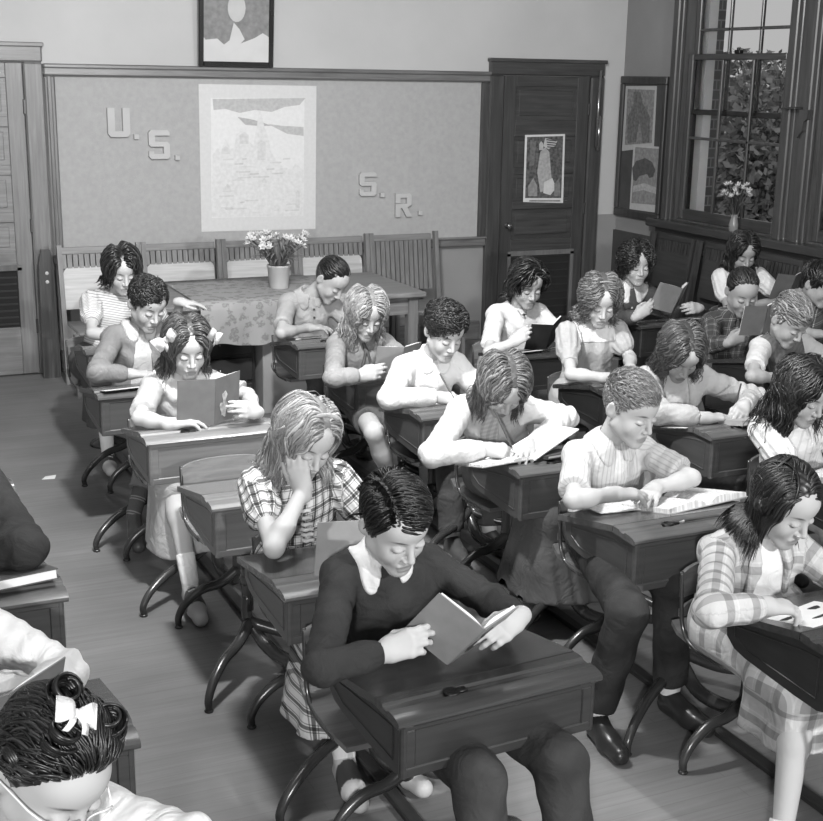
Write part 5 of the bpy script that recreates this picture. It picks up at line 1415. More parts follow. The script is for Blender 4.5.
desks = [   # row, front-face y, tone, post offset, label
 (1, 1.52, 'dark', .28, 'desk of the girl with the white hair bow, in the bottom left corner'),
 (1, 2.53, 'mid', .28, 'worn desk directly behind the girl with the white hair bow'),
 (1, 3.40, 'mid', .28, 'desk under the dark-sleeved arm at the left edge, with a book on it'),
 (1, 4.36, 'mid', .28, 'desk at the left edge of which only one lit corner shows'),
 (2, 6.56, 'mid', .28, 'desk of the woman in the striped blouse near the left door'),
 (2, 5.60, 'mid', .28, 'desk of the boy in the open jacket, behind the girl with the hair bows'),
 (2, 4.82, 'light', .28, 'worn pale desk of the girl with hair bows'),
 (2, 3.96, 'light', .14, 'empty desk between the girl with hair bows and the girl in plaid'),
 (2, 3.22, 'mid', .28, 'desk of the girl in the puff-sleeved plaid dress leaning on her hand'),
 (2, 2.43, 'dark', .28, 'dark front desk of the boy in the dark sweater'),
 (3, 6.31, 'mid', .28, 'desk of the dark-haired boy in the knit shirt, in front of the table'),
 (3, 5.48, 'mid', .28, 'desk of the girl with the long fair pigtails'),
 (3, 4.75, 'mid', .28, 'desk of the writing boy in the white shirt'),
 (3, 3.90, 'mid', .28, 'desk of the writing girl in the white cardigan'),
 (3, 3.16, 'mid', .28, 'desk of the fair boy in the short-sleeved striped shirt'),
 (3, 2.27, 'dark', .28, 'dark desk of the girl in the plaid jacket'),
 (4, 5.65, 'dark', .28, 'desk of the girl with the black book before the dark door'),
 (4, 4.85, 'dark', .28, 'desk of the girl in the yoked puff-sleeved dress'),
 (4, 4.05, 'mid', .28, 'desk of the writing girl in the open cardigan'),
 (4, 3.22, 'dark', .28, 'desk of the long-haired girl in the puff sleeves at the right edge'),
 (5, 6.15, 'dark', .28, 'desk of the curly-haired girl in the dark cardigan by the corner'),
 (5, 5.05, 'dark', .28, 'desk of the pupil in the dark plaid shirt behind the fair boy'),
 (5, 4.25, 'dark', .28, 'desk of the fair boy in the sleeveless knit vest'),
 (6, 6.15, 'dark', .28, 'desk of the girl with the flower in her hair under the window'),
 (6, 5.25, 'dark', .28, 'desk of the boy at the right edge under the windows'),
]
DESK = {}
for r_, F_, tn, po_, lb in desks:
    DESK[(r_, F_)] = make_desk(tn, lb, (ROWX[r_]+{(2, 6.56): 0.08, (2, 5.60): -0.05, (2, 4.82): -0.02}.get((r_, F_), 0), F_, 0), po_, seat=F_ not in (1.52, 2.43), sw_=0.225 if (r_, F_) == (2, 3.22) else 0.182, sx=-0.05 if (r_, F_) == (2, 3.22) else 0.0, low=0.030 if (r_, F_) in ((2, 2.43), (2, 3.22)) else 0.0, seattone=(100 if r_ == 2 and F_ > 4.8 else None))
DESK[(2, 2.43)].rotation_euler = (0, 0, R(3))
# rear seats for the last pupil of each row (no desk behind them carries their seat)
def rear_seat(r_, F_, label):
    t = thing('rear_seat', label, 'seat', (ROWX[r_], F_, 0), 0, 'rear seats of the rows'); src = [c for c in DESK[(2, 5.60)].children if c.name.split('.')[0] in ('seat', 'backrest', 'seat_iron', 'seat_plate')]
    for c in src:
        k = c.copy(); C.objects.link(k); k.parent = t
    W = 0.56; MB().tube([(W/2, -0.27, 0.36), (W/2, -0.27, 0.03)], 0.024, 12).lathe([(0.11, 0), (0.10, 0.02), (0.03, 0.05), (0.024, 0.08)], c=(W/2, -0.27, 0), n=20).build('pedestal', m_iron, t, True)
for r_, F_, lb in ((2, 7.42, 'rear seat of the woman in the striped blouse'), (3, 7.16, 'rear seat of the boy beside the table'), (4, 6.50, 'rear seat of the girl with the black book'),
                   (5, 7.00, 'rear seat of the curly-haired girl in the dark cardigan'), (6, 7.00, 'rear seat of the girl with the flower in her hair')):
    rear_seat(r_, F_, lb)
# wooden floor runners under the rows
for r_, y0, y1, lb in ((2, 2.2, 7.2, 'floor runner under the desks of the second row from the left'), (3, 2.0, 7.0, 'floor runner under the desks of the third row from the left'), (4, 3.0, 6.4, 'floor runner under the fourth row from the left')):
    m = MB().box(-0.022, 0.022, 0, y1-y0, 0, 0.022, bev=0.004)
    o = m.build('floor_runner', wood('runner', 36, 56, 'y', 0.4), loc=(ROWX[r_]+0.28, y0, 0.0)); tag(o, lb, 'floor runner', 'floor runners')
# scrap of paper in the aisle
q = pz(48, 478, 0); m = MB().add([(-.035, -.02, .001), (.03, -.03, .001), (.045, .01, .008), (-.01, .025, .001), (-.035, -.02, .002), (.03, -.03, .002), (.045, .01, .010), (-.01, .025, .003)], [(3, 2, 1, 0), (4, 5, 6, 7), (0, 1, 5, 4), (1, 2, 6, 5), (2, 3, 7, 6), (3, 0, 4, 7)])
tag(m.build('paper_scrap', plain('white_paper', 205, 0.8, 3), loc=(q[0], q[1], 0)), 'white scrap of paper lying in the left aisle', 'paper scrap')

# ------------------------------------------------------------------ books and papers
def Mrot(loc_, yaw, pitch=0, roll=0): return Matrix.Translation(Vector(loc_)) @ Matrix(rotm(yaw, pitch, roll).tolist()).to_4x4()
PAPER = plain('book_paper', 214, 0.8, 4)
def printed_page(k=0):
    if 'text_page' in _M: return _M['text_page']
    m, n, l, b = newmat('text_page'); tc = n.new('ShaderNodeTexCoord'); mp = n.new('ShaderNodeMapping'); mp.inputs['Scale'].default_value = (60, 150, 1); l.new(tc.outputs['Object'], mp.inputs[0])
    z = n.new('ShaderNodeTexNoise'); z.inputs['Scale'].default_value = 1.0; z.inputs['Detail'].default_value = 2; l.new(mp.outputs[0], z.inputs['Vector'])
    r = ramp(n, [(0.44, 176), (0.56, 208)]); l.new(z.outputs['Fac'], r.inputs[0]); l.new(r.outputs[0], b.inputs['Base Color']); b.inputs['Roughness'].default_value = 0.8
    _M['text_page'] = m; return m
def open_book(label, loc_, yaw, tilt, w, h, ang, cover, th=0.010, roll=0, group='open books', ornament=None, cat='book'):
    """spine at the origin, opened towards the reader (+y); covers face -y. ang: half opening angle from flat"""
    t = thing('open_book', label, cat, loc_, 0, group); t.matrix_world = Mrot(loc_, yaw, tilt, roll)
    for s in (-1, 1):
        Mx = Matrix.Rotation(R(ang)*s, 4, 'Z')
        cv = MB().box(0 if s > 0 else -w, w if s > 0 else 0, -0.003, 0.0, 0, h, M=Mx).build('cover', plain('cover_%d' % cover, cover, 0.6, 5, 20), t)
        n = 8; pts = [(0, 0)]+[(s*(w-0.006)*i/n, 0.001) for i in range(1, n+1)]
        top_ = [(s*(w-0.006)*i/n, 0.001+th*(math.sin(min(1, i/n*2.5)*1.57)*(1-0.35*i/n))) for i in range(n, -1, -1)]
        pg = MB().prism(ccw(pts[1:]+top_[:-1]+[(0, 0.001)]), 0.004, h-0.004, 'z'); pg.v = [tuple(Mx @ Vector(v)) for v in pg.v]; pg.build('pages', PAPER, t)
        if ornament and s == (1 if ornament[0] == 'r' else -1):
            o = MB()
            for (x, z, a, b) in ornament[1]:
                o.prism(ccw([(s*(x+a*math.cos(u)*(1+0.25*math.sin(3*u))), z+b*math.sin(u)*(1+0.2*math.cos(5*u))) for u in np.linspace(0, 6.283, 17)[:-1]]), -0.0045, -0.003, 'y')
            o.v = [tuple(Mx @ Vector(v)) for v in o.v]; o.build('cover_picture', plain('cover_art_%d' % ornament[2], ornament[2], 0.6, 20, 60), cv)
    return t
def flat_book(label, loc_, yaw, w, d, th, cover, tilt=-4.5, name='book', group='closed books', page=True):
    t = thing(name, label, 'book', loc_, 0, group); t.matrix_world = Mrot(loc_, yaw, tilt)
    MB().box(-w/2, w/2, -d/2, d/2, 0, 0.003).box(-w/2, w/2, -d/2, d/2, th-0.003, th).box(-w/2, -w/2+0.004, -d/2, d/2, 0.003, th-0.003).build('cover', plain('cover_%d' % cover, cover, 0.6, 5, 20), t)
    MB().box(-w/2+0.005, w/2-0.005, -d/2+0.005, d/2-0.005, 0.003, th-0.003).build('pages', PAPER, t)
    return t
def sheet_on(label, loc_, yaw, w, d, name='paper', tilt=-4.5, mat=None, group='papers on desks', th=0.0015, curl=0.0):
    V = []; n = 10
    for i in range(n+1):
        for e in (0, th):
            for j in (0, 1): V.append((-w/2+w*i/n, -d/2+d*j, e+curl*(i/n)**3))
    F = []
    for i in range(n):
        a = i*4; b = a+4; F += [(a, a+1, b+1, b), (a+2, b+2, b+3, a+3), (a, b, b+2, a+2), (a+1, a+3, b+3, b+1)]
    F += [(0, 2, 3, 1), (n*4, n*4+1, n*4+3, n*4+2)]
    o = link(name, V, F, mat or printed_page()); o.matrix_world = Mrot(loc_, yaw, tilt)
    return tag(o, label, 'paper', group)
def lying_book(label, loc_, yaw, w, d, th=0.014, tilt=-4.5, cover=120, mat=None):
    """book lying open, pages up"""
    t = thing('open_book', label, 'book', loc_, 0, 'open books'); t.matrix_world = Mrot(loc_, yaw, tilt)
    MB().box(-w, w, -d/2, d/2, 0, 0.003).build('cover', plain('cover_%d' % cover, cover, 0.6, 5, 20), t)
    for s in (-1, 1):
        n = 10; a = [(s*(w-0.006)*i/n, 0.003+th*math.sin(min(1, i/n*3)*1.57)*(1-0.45*(i/n)**2)) for i in range(n+1)]
        pts = [(s*(w-0.006), 0.003)]+a[::-1]
        if abs(pts[-1][0]) < 1e-6: pts[-1] = (0, 0.003)
        MB().prism(ccw(pts), -d/2+0.005, d/2-0.005, 'y').build('pages', mat or printed_page(), t, False)
    return t
def pencil(label, a, b):
    a, b = np.array(a, float), np.array(b, float); d = nrm(b-a)
    t = thing('pencil', label, 'pencil', tuple(a), 0, 'pencils in hand')
    MB().tube([d*0.018, b-a], 0.0042, 6).build('shaft', plain('pencil_paint', 60, 0.4, 5), t)
    MB().tube([d*0.0, d*0.018], [0.0006, 0.0042], 6).build('tip', plain('pencil_wood', 170, 0.6, 5), t)
    return t

# ------------------------------------------------------------------ dress fabrics
def plaid_mat(name, base, u, v, fu, fv, **k): return cloth(name, base, u, v, fu, fv, **k)
T_PLAID_D = cloth('plaid_white_dark', 196, [(0, 1), (0.36, 0.42), (0.44, 1), (0.52, 0.22), (0.76, 1), (0.84, 0.42), (0.92, 1)], [(0, 1), (0.36, 0.45), (0.44, 1), (0.52, 0.25), (0.76, 1), (0.84, 0.45), (0.92, 1)], 22, 22)
T_PLAID_K = cloth('plaid_pale', 176, [(0, 1), (0.30, 0.62), (0.62, 1), (0.72, 1.12), (0.78, 1)], [(0, 1), (0.30, 0.62), (0.62, 1), (0.74, 1.12), (0.80, 1)], 14, 13)
T_PLAID_DK = cloth('plaid_dark', 60, [(0, 1), (0.6, 2.4), (0.68, 1), (0.8, 3.4), (0.86, 1)], [(0, 1), (0.6, 2.2), (0.68, 1), (0.8, 3.0), (0.86, 1)], 20, 20)
T_STRIPE_A = cloth('stripe_fine', 190, [(0, 1), (0.7, 0.55)], None, 90, 20)
T_STRIPE_AH = cloth('stripe_across', 192, None, [(0, 1), (0.66, 0.5)], 90, 75)
T_STRIPE_J = cloth('stripe_soft', 182, [(0, 1), (0.72, 0.78)], None, 60, 20)
T_WHITE = cloth('white_cotton', 205)
T_CREAM = cloth('cream_knit', 190, weave=0.5)
T_SWEAT = cloth('dark_wool', 50, weave=0.6, var=5)
T_DENIM = cloth('dark_denim', 52, weave=0.4, var=10)
T_JACKET = cloth('grey_jacket', 118, weave=0.4)
T_GREY = cloth('grey_cotton', 138)
T_KNIT = cloth('grey_knit', 150, [(0, 1), (0.5, 0.92)], None, 160, 20, weave=0.5)
T_PALE = cloth('pale_cotton', 176)
T_BEIGE = cloth('beige_dress', 160)
T_CARD_N = cloth('grey_cardigan', 160, weave=0.6)
T_CARD_P = cloth('dark_cardigan', 70, weave=0.6)
T_VEST = cloth('knit_vest', 92, [(0, 1), (0.5, 0.85)], None, 150, 20, weave=0.6)
T_VESTDK = cloth('dark_vest', 46, weave=0.4)
T_SKIRT = cloth('grey_skirt', 82, weave=0.4)
T_TROUS = cloth('grey_trousers', 74, weave=0.4)
T_FLOWER = cloth('flower_blouse', 196, [(0, 1), (0.55, 0.8)], [(0, 1), (0.5, 0.85)], 60, 60)
T_SOCKS = cloth('striped_sock', 78, None, [(0, 1), (0.72, 2.6), (0.80, 1), (0.88, 2.6), (0.96, 1)], 20, 14)
SHOE_D = plain('dark_shoe', 42, 0.3, 5); SHOE_B = plain('brown_shoe', 70, 0.35, 8)
def saddle():
    m, n, l, b = newmat('saddle_shoe'); at = n.new('ShaderNodeAttribute'); at.attribute_name = 'tint'
    mx = n.new('ShaderNodeMix'); mx.data_type = 'RGBA'; mx.inputs[6].default_value = col(190); mx.inputs[7].default_value = col(66)
    l.new(at.outputs['Fac'], mx.inputs[0]); l.new(mx.outputs[2], b.inputs['Base Color']); b.inputs['Roughness'].default_value = 0.45
    return m
SHOE_S = saddle()
RG = dict(f=(1, -0.25, 0.05), b=(0.1, -0.9, 0.35), curl=[0.35, 0.42, 0.5, 0.6], thumb=0.6)      # right hand gripping a book's edge
LG = dict(f=(-1, -0.25, 0.05), b=(0.1, -0.9, 0.35), curl=[0.35, 0.42, 0.5, 0.6], thumb=0.6)
def RR(**k): d = dict(RG); d.update(k); return d
def LL(**k): d = dict(LG); d.update(k); return d
WRITE = dict(f=(0.45, -0.75, -0.15), b=(-0.45, -0.1, 0.9), curl=[0.55, 0.62, 0.72, 0.85], thumb=0.8, spread=0.1)
def WW(**k): d = dict(WRITE); d.update(k); return d
FLAT = dict(curl=0.16, spread=0.5, thumb=0.1)
def FF(**k): d = dict(FLAT); d.update(k); return d
def legs_at(cx, F, k=0.20, a=0.12, dx=0.095, zk=0.475):
    return {'l': dict(k=(cx+dx, F+k, zk), a=(cx+dx, F+a, 0.10)), 'r': dict(k=(cx-dx, F+k, zk), a=(cx-dx, F+a, 0.10))}
def trous(m, **k): d = {'kind': 'trousers', 'mat': m}; d.update(k); return d
def skirt(m, **k): d = {'kind': 'skirt', 'mat': m}; d.update(k); return d
def top(m, **k): d = {'mat': m}; d.update(k); return d

DARK = (26, 74); BLACK = (18, 60); BROWN = (60, 120); LBROWN = (84, 158); BLOND = (135, 205); DBLOND = (105, 180)
def hair(tone, **k): d = {'tone': tone}; d.update(k); return d
LONG = dict(len=0.30, vol=0.020, wave=0.007, wf=55, n=520, r=0.0058, back=0.30, grav=0.42)
SHOUL = dict(len=0.23, vol=0.020, wave=0.007, wf=70, n=480, r=0.0056, back=0.35, grav=0.42)
BOB = dict(len=0.185, vol=0.026, wave=0.008, wf=85, n=460, r=0.0058, back=0.35, grav=0.40)
BOYS = dict(mode='sweep', len=0.085, vol=0.012, wave=0.002, wf=60, n=520, r=0.0042, part=0.030, grav=0.05, steps=9, cap=0.005, ears=1)
CURLB = dict(mode='sweep', len=0.075, vol=0.018, wave=0.004, wf=150, curl=0.006, n=520, r=0.0048, part=0.03, grav=0.0, steps=14, cap=0.006, wstart=0.0, ears=1, mess=0.35)
def H_(base, tone, **k): d = dict(base); d['tone'] = tone; d.update(k); return d
Z_ = 0.705
CX = {r: ROWX[r]+0.275 for r in ROWX}
PEOPLE = []
def add(**k): PEOPLE.append(k)

# --- second row from the left
F = 6.56; c = CX[2]
add(id='A', label='woman with dark curled bob in a striped puff-sleeved blouse by the left door', F=F, cx=c, head=py_(122, 270, F+0.50), look=(2, 24, 0), seed=3, skin=212,
    arm_r=dict(w=pz(112, 336, Z_), e=pz(92, 333, 0.72), **FF()), arm_l=dict(w=py_(180, 302, 6.98), **FF(f=(0.9, -0.2, -0.1))), legs=legs_at(c, F),
    top=top(T_STRIPE_AH, sleeve='puff', neck=0.054, name='blouse'), low=skirt(T_SKIRT), shoe=SHOE_S, laces=1,
    hair=H_(BOB, DARK, part=-0.015, len=0.17, vol=0.032, wave=0.005, curl=0.003, wf=60, n=560), fine=0)
F = 5.60
add(id='B', label='dark-haired boy in an open grey jacket over a pale shirt, looking down', F=F, cx=c, head=py_(147, 304, F+0.47), look=(16, 28, 3), seed=5, skin=200,
    arm_r=dict(w=pz(129, 374, 0.72), e=pz(97, 372, 0.74), **FF(f=(1, -0.3, 0))), arm_l=dict(w=(c+0.16, F+0.30, 0.70), **FF(f=(-0.5, -1, 0))),
    legs={'l': dict(k=(c+0.12, F+0.14, 0.475), a=(c+0.10, F+0.12, 0.10)), 'r': dict(k=(c-0.06, F+0.05, 0.475), a=tuple(pz(134, 512, 0.16)), t=tuple(pz(140, 555, 0.04)))},
    top=top(T_JACKET, open=(0.022, 0.075, 0.42), under=T_PALE, under_name='shirt', name='jacket', off=0.012, sr=1.1, collar=(T_PALE, 0.062, 0.5)),
    low=trous(cloth('grey_slacks', 112), len=0.72), sock=T_SOCKS, sockh=0.5, shoe=SHOE_B, hair=H_(CURLB, DARK, len=0.06), fine=1)
F = 4.82
add(id='C', label='girl with two ribbon bows in her brown hair, white sailor collar, reading a standing book', F=F, cx=c, head=py_(187, 347, F+0.46), look=(-1, 22, 0), seed=7, skin=214,
    arm_r=dict(w=pz(172, 424, 0.71), e=pz(139, 418, 0.72), **FF(f=(1, -0.2, 0.1))), arm_l=LL(w=pz(256, 412, 0.74), f=(-0.75, -0.45, 0.30), e=(c+0.25, F+0.42, 0.72)),
    legs={'l': dict(k=(c+0.02, F+0.10, 0.475), a=(c+0.10, F+0.02, 0.10)), 'r': dict(k=(c-0.19, F+0.06, 0.475), a=tuple(pz(190, 582, 0.12)), t=tuple(pz(202, 622, 0.03)))},
    top=top(T_PALE, sleeve='short', sl=0.8, collar=(T_WHITE, 0.105, 0.35), neck=0.050, name='blouse', fold=1.2), low=skirt(cloth('pale_skirt', 168), len=0.30, flare=0.03),
    shoe=SHOE_S, laces=1, hair=H_(LONG, BROWN, len=0.20, vol=0.030, part=0.0, wave=0.007, wf=62),
    extra=[('bow', (-0.098, -0.035, 0.066), (-25, 0, -45), 0.062, 205), ('bow', (0.098, -0.035, 0.070), (35, 0, 40), 0.052, 200)])
F = 3.22
add(id='D', label='fair long-haired girl in a white and dark plaid puff-sleeved dress, cheek on her hand', F=F, cx=c, head=py_(305, 438, F+0.42), look=(8, 30, 8), seed=9, skin=212,
    arm_r=dict(w=py_(303, 490, F+0.34), e=pz(274, 548, 0.715), f=(-0.18, 0.15, 1.0), b=(-0.6, -0.75, 0.0), curl=0.18, spread=0.15, thumb=0.1),
    arm_l=dict(w=(c+0.10, F+0.24, 0.71), **FF(f=(-1, -0.4, 0))),
    legs={'l': dict(k=(c+0.10, F+0.08, 0.475), a=(c+0.06, F+0.0, 0.10)), 'r': dict(k=(c-0.14, F+0.06, 0.46), a=(c-0.10, F+0.0, 0.10))},
    top=top(T_PLAID_D, sleeve='puff', sl=0.62, neck=0.054, name='bodice'), low=skirt(T_PLAID_D, len=0.30, flare=0.05), shoe=SHOE_S,
    hair=H_(LONG, BLOND, part=0.012, len=0.27, vol=0.026, wave=0.008, n=640, back=0.5), extra=[('band', -0.005, 0.008, 180), ('ruffle', T_PLAID_D)])
F = 2.43
add(id='E', label='boy in a dark round-necked sweater with white collar, reading at the front dark desk', F=F, cx=c, head=py_(394, 523, F+0.45), look=(9, 30, -4), seed=11, skin=216, s=1.07,
    arm_r=RR(w=pz(384, 652, 0.735), e=pz(322, 668, 0.73), f=(0.95, -0.30, 0.32), b=(-0.2, -0.75, 0.55), curl=[0.30, 0.42, 0.52, 0.62]),
    arm_l=LL(w=pz(518, 618, 0.76), e=(c+0.19, F+0.42, 0.70), f=(-0.85, -0.35, -0.12), b=(0.25, -0.55, 0.6)),
    legs={'l': dict(k=(c+0.13, F-0.06, 0.475), a=(c+0.14, F-0.16, 0.10)), 'r': dict(k=(c-0.09, F-0.04, 0.475), a=(c-0.10, F-0.16, 0.10))},
    top=top(T_SWEAT, collar=(T_WHITE, 0.066, 0.9), neck=0.056, name='sweater', sr=1.05, off=0.008), low=trous(T_DENIM), shoe=SHOE_D,
    hair=H_(BOYS, BLACK, len=0.10, vol=0.020, part=-0.045, n=700, fwd=-0.2))
# --- third row
F = 6.31; c = CX[3]
add(id='F', label='slick black-haired boy in grey knit shirt leaning over a book beside the table', F=F, cx=c, head=py_(331, 280, F+0.40), look=(26, 42, 6), seed=13, skin=190,
    arm_r=dict(w=pz(308, 328, Z_), e=pz(281, 333, 0.71), **FF(f=(1, -0.1, 0.0))), arm_l=dict(w=(c+0.15, F+0.24, 0.70), **FF(f=(-1, -0.3, 0))), legs=legs_at(c, F),
    top=top(T_KNIT, sleeve='short', sl=0.75, neck=0.052, collar=(T_KNIT, 0.064, 0.5), buttons=(70, 2, 0.08, 0.05)), low=trous(T_TROUS), hair=H_(BOYS, BLACK, len=0.12, vol=0.012, part=-0.02, mode='back', side=-0.25, hl=0.006), fine=0, neck=(-0.05, 0.0, 0.02))
F = 5.48
add(id='G', label='girl with long fair wavy pigtails, grey blouse and dark neckerchief, holding a book', F=F, cx=c, head=py_(366, 314, F+0.45), look=(-2, 26, 4), seed=15, skin=214,
    arm_r=RR(w=pz(360, 376, 0.72), e=pz(334, 378, 0.72), f=(0.9, -0.35, 0.25)), arm_l=LL(w=(c+0.17, F+0.24, 0.72)),
    legs={'l': dict(k=(c+0.12, F+0.06, 0.475), a=(c+0.10, F+0.0, 0.10)), 'r': dict(k=tuple(pz(374, 432, 0.47)), a=(c-0.10, F-0.08, 0.10))},
    top=top(T_GREY, sr=1.08, collar=(T_GREY, 0.07, 0.6), name='blouse'), low=skirt(T_SKIRT, len=0.04), bare=1, shoe=SHOE_S,
    hair=H_(LONG, BLOND, len=0.22, vol=0.034, part=0.0, wave=0.010, wf=90, n=640, back=0.05), extra=[('tie',), ('bow', (-0.082, -0.01, 0.045), (-60, 0, 0), 0.03, 215)])
F = 4.75
add(id='H', label='curly dark-haired boy in a white long-sleeved shirt, writing with a pencil', F=F, cx=c, head=py_(444, 332, F+0.42), look=(4, 26, 4), seed=17, skin=208,
    arm_r=WW(w=pz(437, 397, 0.715), e=pz(390, 398, 0.72), f=(0.9, -0.3, -0.1), b=(-0.1, -0.5, 0.85)), arm_l=dict(w=(c+0.16, F+0.22, 0.70), **FF(f=(-0.9, -0.5, 0))),
    legs=legs_at(c, F, 0.10, 0.05), top=top(T_WHITE, sr=1.2, fold=1.6, collar=(T_WHITE, 0.066, 0.45), placket=T_WHITE, cuff=0.97), low=trous(T_TROUS),
    hair=H_(CURLB, DARK, len=0.075, vol=0.030, part=0.035, n=620))
F = 3.90
add(id='I', label='girl in white cardigan bent low over her writing', F=F, cx=c, head=py_(503, 385, F+0.36), look=(-6, 50, 0), seed=19, skin=210,
    arm_r=WW(w=pz(486, 449, 0.725), e=pz(432, 455, 0.73), f=(0.95, -0.3, -0.12), b=(-0.1, -0.5, 0.85)), arm_l=dict(w=pz(530, 446, 0.72), e=(c+0.20, F+0.46, 0.73), **FF(f=(-0.6, -0.7, 0.0))),
    legs={'l': dict(k=(c+0.11, F+0.08, 0.475), a=tuple(pz(540, 566, 0.10)), t=tuple(pz(552, 582, 0.05))), 'r': dict(k=(c-0.12, F+0.04, 0.475), a=tuple(pz(513, 578, 0.12)), t=tuple(pz(527, 608, 0.04)))},
    top=top(T_CREAM, sr=1.12, open=(0.026, 0.050, 0.40), under=T_FLOWER, name='cardigan', off=0.010, fold=1.3), low=skirt(T_SKIRT, len=0.33, flare=0.075, pf=95), sock=cloth('tan_sock', 120), shoe=SHOE_S, laces=1,
    hair=H_(SHOUL, LBROWN, part=0.0, len=0.21, vol=0.028, back=0.15, n=600, wave=0.007, grav=0.5), extra=[('flower', (0.086, -0.02, -0.03), 215)], neck=(-0.02, 0.03, 0.0))
F = 3.16
add(id='J', label='fair short-haired boy in striped shirt leaning on folded arms', F=F, cx=c, head=py_(630, 408, F+0.46), look=(16, 22, 0), seed=21, skin=208, s=1.07,
    arm_r=dict(w=pz(615, 494, 0.735), e=pz(573, 500, 0.735), curl=0.22, spread=0.3, thumb=0.2, f=(1, -0.15, -0.05)), arm_l=dict(w=pz(655, 488, 0.715), e=pz(692, 478, 0.735), curl=0.12, spread=0.6, thumb=0.1, f=(-0.75, -0.65, -0.02)),
    legs={'l': dict(k=tuple(pz(672, 588, 0.47)), a=tuple(pz(670, 690, 0.10))), 'r': dict(k=tuple(pz(628, 612, 0.47)), a=tuple(pz(597, 712, 0.09)))},
    top=top(T_STRIPE_J, sleeve='roll', collar=(T_STRIPE_J, 0.072, 0.45), placket=T_STRIPE_J, fold=1.4), low=trous(T_DENIM), shoe=SHOE_D,
    hair=H_(BOYS, DBLOND, mode='crop', len=0.045, vol=0.008, rise=0.012, n=900, r=0.0034, side_len=0.02, steps=7, mess=0.35))
F = 2.27
add(id='K', label='girl with long straight dark hair in a pale plaid jacket and skirt', F=F, cx=c, hipx=c-0.04, head=py_(784, 502, F+0.50), look=(10, 30, 0), seed=23, skin=206,
    arm_r=dict(w=pz(765, 606, 0.735), e=pz(712, 612, 0.735), curl=0.35, spread=0.2, thumb=0.4, f=(1, -0.1, -0.15)), arm_l=dict(w=(c+0.12, F+0.22, 0.72), **FF(f=(-0.9, -0.5, 0))),
    legs={'l': dict(k=(c-0.03, F+0.16, 0.47), a=(c-0.06, F-0.10, 0.10)), 'r': dict(k=(c-0.20, F+0.18, 0.46), a=tuple(pz(782, 835, 0.12)))},
    top=top(T_PLAID_K, sr=1.08, fold=1.4, open=(0.030, 0.085, 0.36), under=T_WHITE, name='jacket', off=0.012, lapel=1), low=skirt(T_PLAID_K, len=0.15, flare=0.01), bare=1, shoe=SHOE_S, sockh=0.10,
    hair=H_(LONG, BLACK, part=-0.02, len=0.27, vol=0.012, wave=0.003, wf=30, back=0.9, n=640, grav=0.5, r=0.0052), extra=[('clip', (-0.075, 0.01, 0.055), (0.2, 0.8, 0.5))])
# --- fourth row
F = 5.65; c = CX[4]
add(id='L', label='girl with dark waved hair swept up off her forehead, white blouse, holding a black book', F=F, cx=c, head=py_(527, 284, F+0.46), look=(-6, 24, 0), seed=25, skin=210,
    arm_r=RR(w=pz(512, 343, 0.75), e=pz(489, 352, 0.70), f=(0.75, -0.25, 0.6), b=(-0.5, -0.7, 0.3)), arm_l=LL(w=(c+0.15, F+0.22, 0.74)), legs=legs_at(c, F, 0.12, 0.06),
    top=top(T_WHITE, sleeve='short', sl=0.8, neck=0.056, name='blouse'), low=skirt(T_BEIGE), hair=H_(SHOUL, BLACK, mode='part', part=0.03, len=0.19, vol=0.026, wave=0.006, wf=70, puff=0.022, back=1.3, curl=0.002), fine=0,
    extra=[('pendant',), ('band', -0.01, 0.010, 120)])
F = 4.85
add(id='M', label='girl with light brown curls in a grey puff-sleeved dress with white yoke', F=F, cx=c, head=py_(600, 300, F+0.47), look=(-18, 26, 2), seed=27, skin=210,
    arm_r=dict(w=pz(606, 378, 0.71), e=pz(571, 374, 0.71), **FF(f=(1, -0.15, 0))), arm_l=dict(w=pz(630, 368, 0.72), e=(c+0.16, F+0.44, 0.72), **FF(f=(-0.5, -0.8, 0.1))), legs=legs_at(c, F, 0.12, 0.06),
    top=top(T_BEIGE, sleeve='puff', neck=0.054, yoke=(T_WHITE, 0.105), name='bodice', fold=1.8, sl=0.75), low=skirt(T_BEIGE, len=0.33, flare=0.03),
    hair=H_(SHOUL, LBROWN, part=0.0, len=0.20, vol=0.026, curl=0.011, wf=110, n=420, r=0.0066, back=0.25), extra=[('band', 0.0, 0.006, 150), ('bow', (-0.06, -0.03, 0.085), (0, 0, -30), 0.028, 205)])
F = 4.05
add(id='N', label='girl with middle-parted brown curls, open grey cardigan over white, writing', F=F, cx=c, head=py_(681, 352, F+0.42), look=(-12, 44, 0), seed=29, skin=206,
    arm_r=dict(w=pz(706, 418, 0.71), e=pz(658, 412, 0.72), **FF(f=(1, -0.15, 0))), arm_l=WW(w=pz(744, 406, 0.74), e=py_(754, 398, F+0.42), f=(-0.7, -0.6, -0.2), b=(0.4, -0.3, 0.85)),
    legs={'l': dict(k=(c+0.10, F+0.1, 0.475), a=(c+0.10, F+0.0, 0.10)), 'r': dict(k=(c-0.10, F+0.06, 0.475), a=(c-0.10, F-0.04, 0.10))},
    top=top(T_CARD_N, sr=1.18, fold=2.0, open=(0.050, 0.105, 0.42), under=T_WHITE, name='cardigan', off=0.012), low=skirt(T_SKIRT, len=0.2), bare=1,
    hair=H_(SHOUL, BROWN, part=0.0, len=0.21, vol=0.026, curl=0.007, wf=95, back=0.25, n=520, wstart=0.08), extra=[('clip', (-0.07, -0.02, 0.065), (0.0, 0.5, 0.8))])
F = 3.22
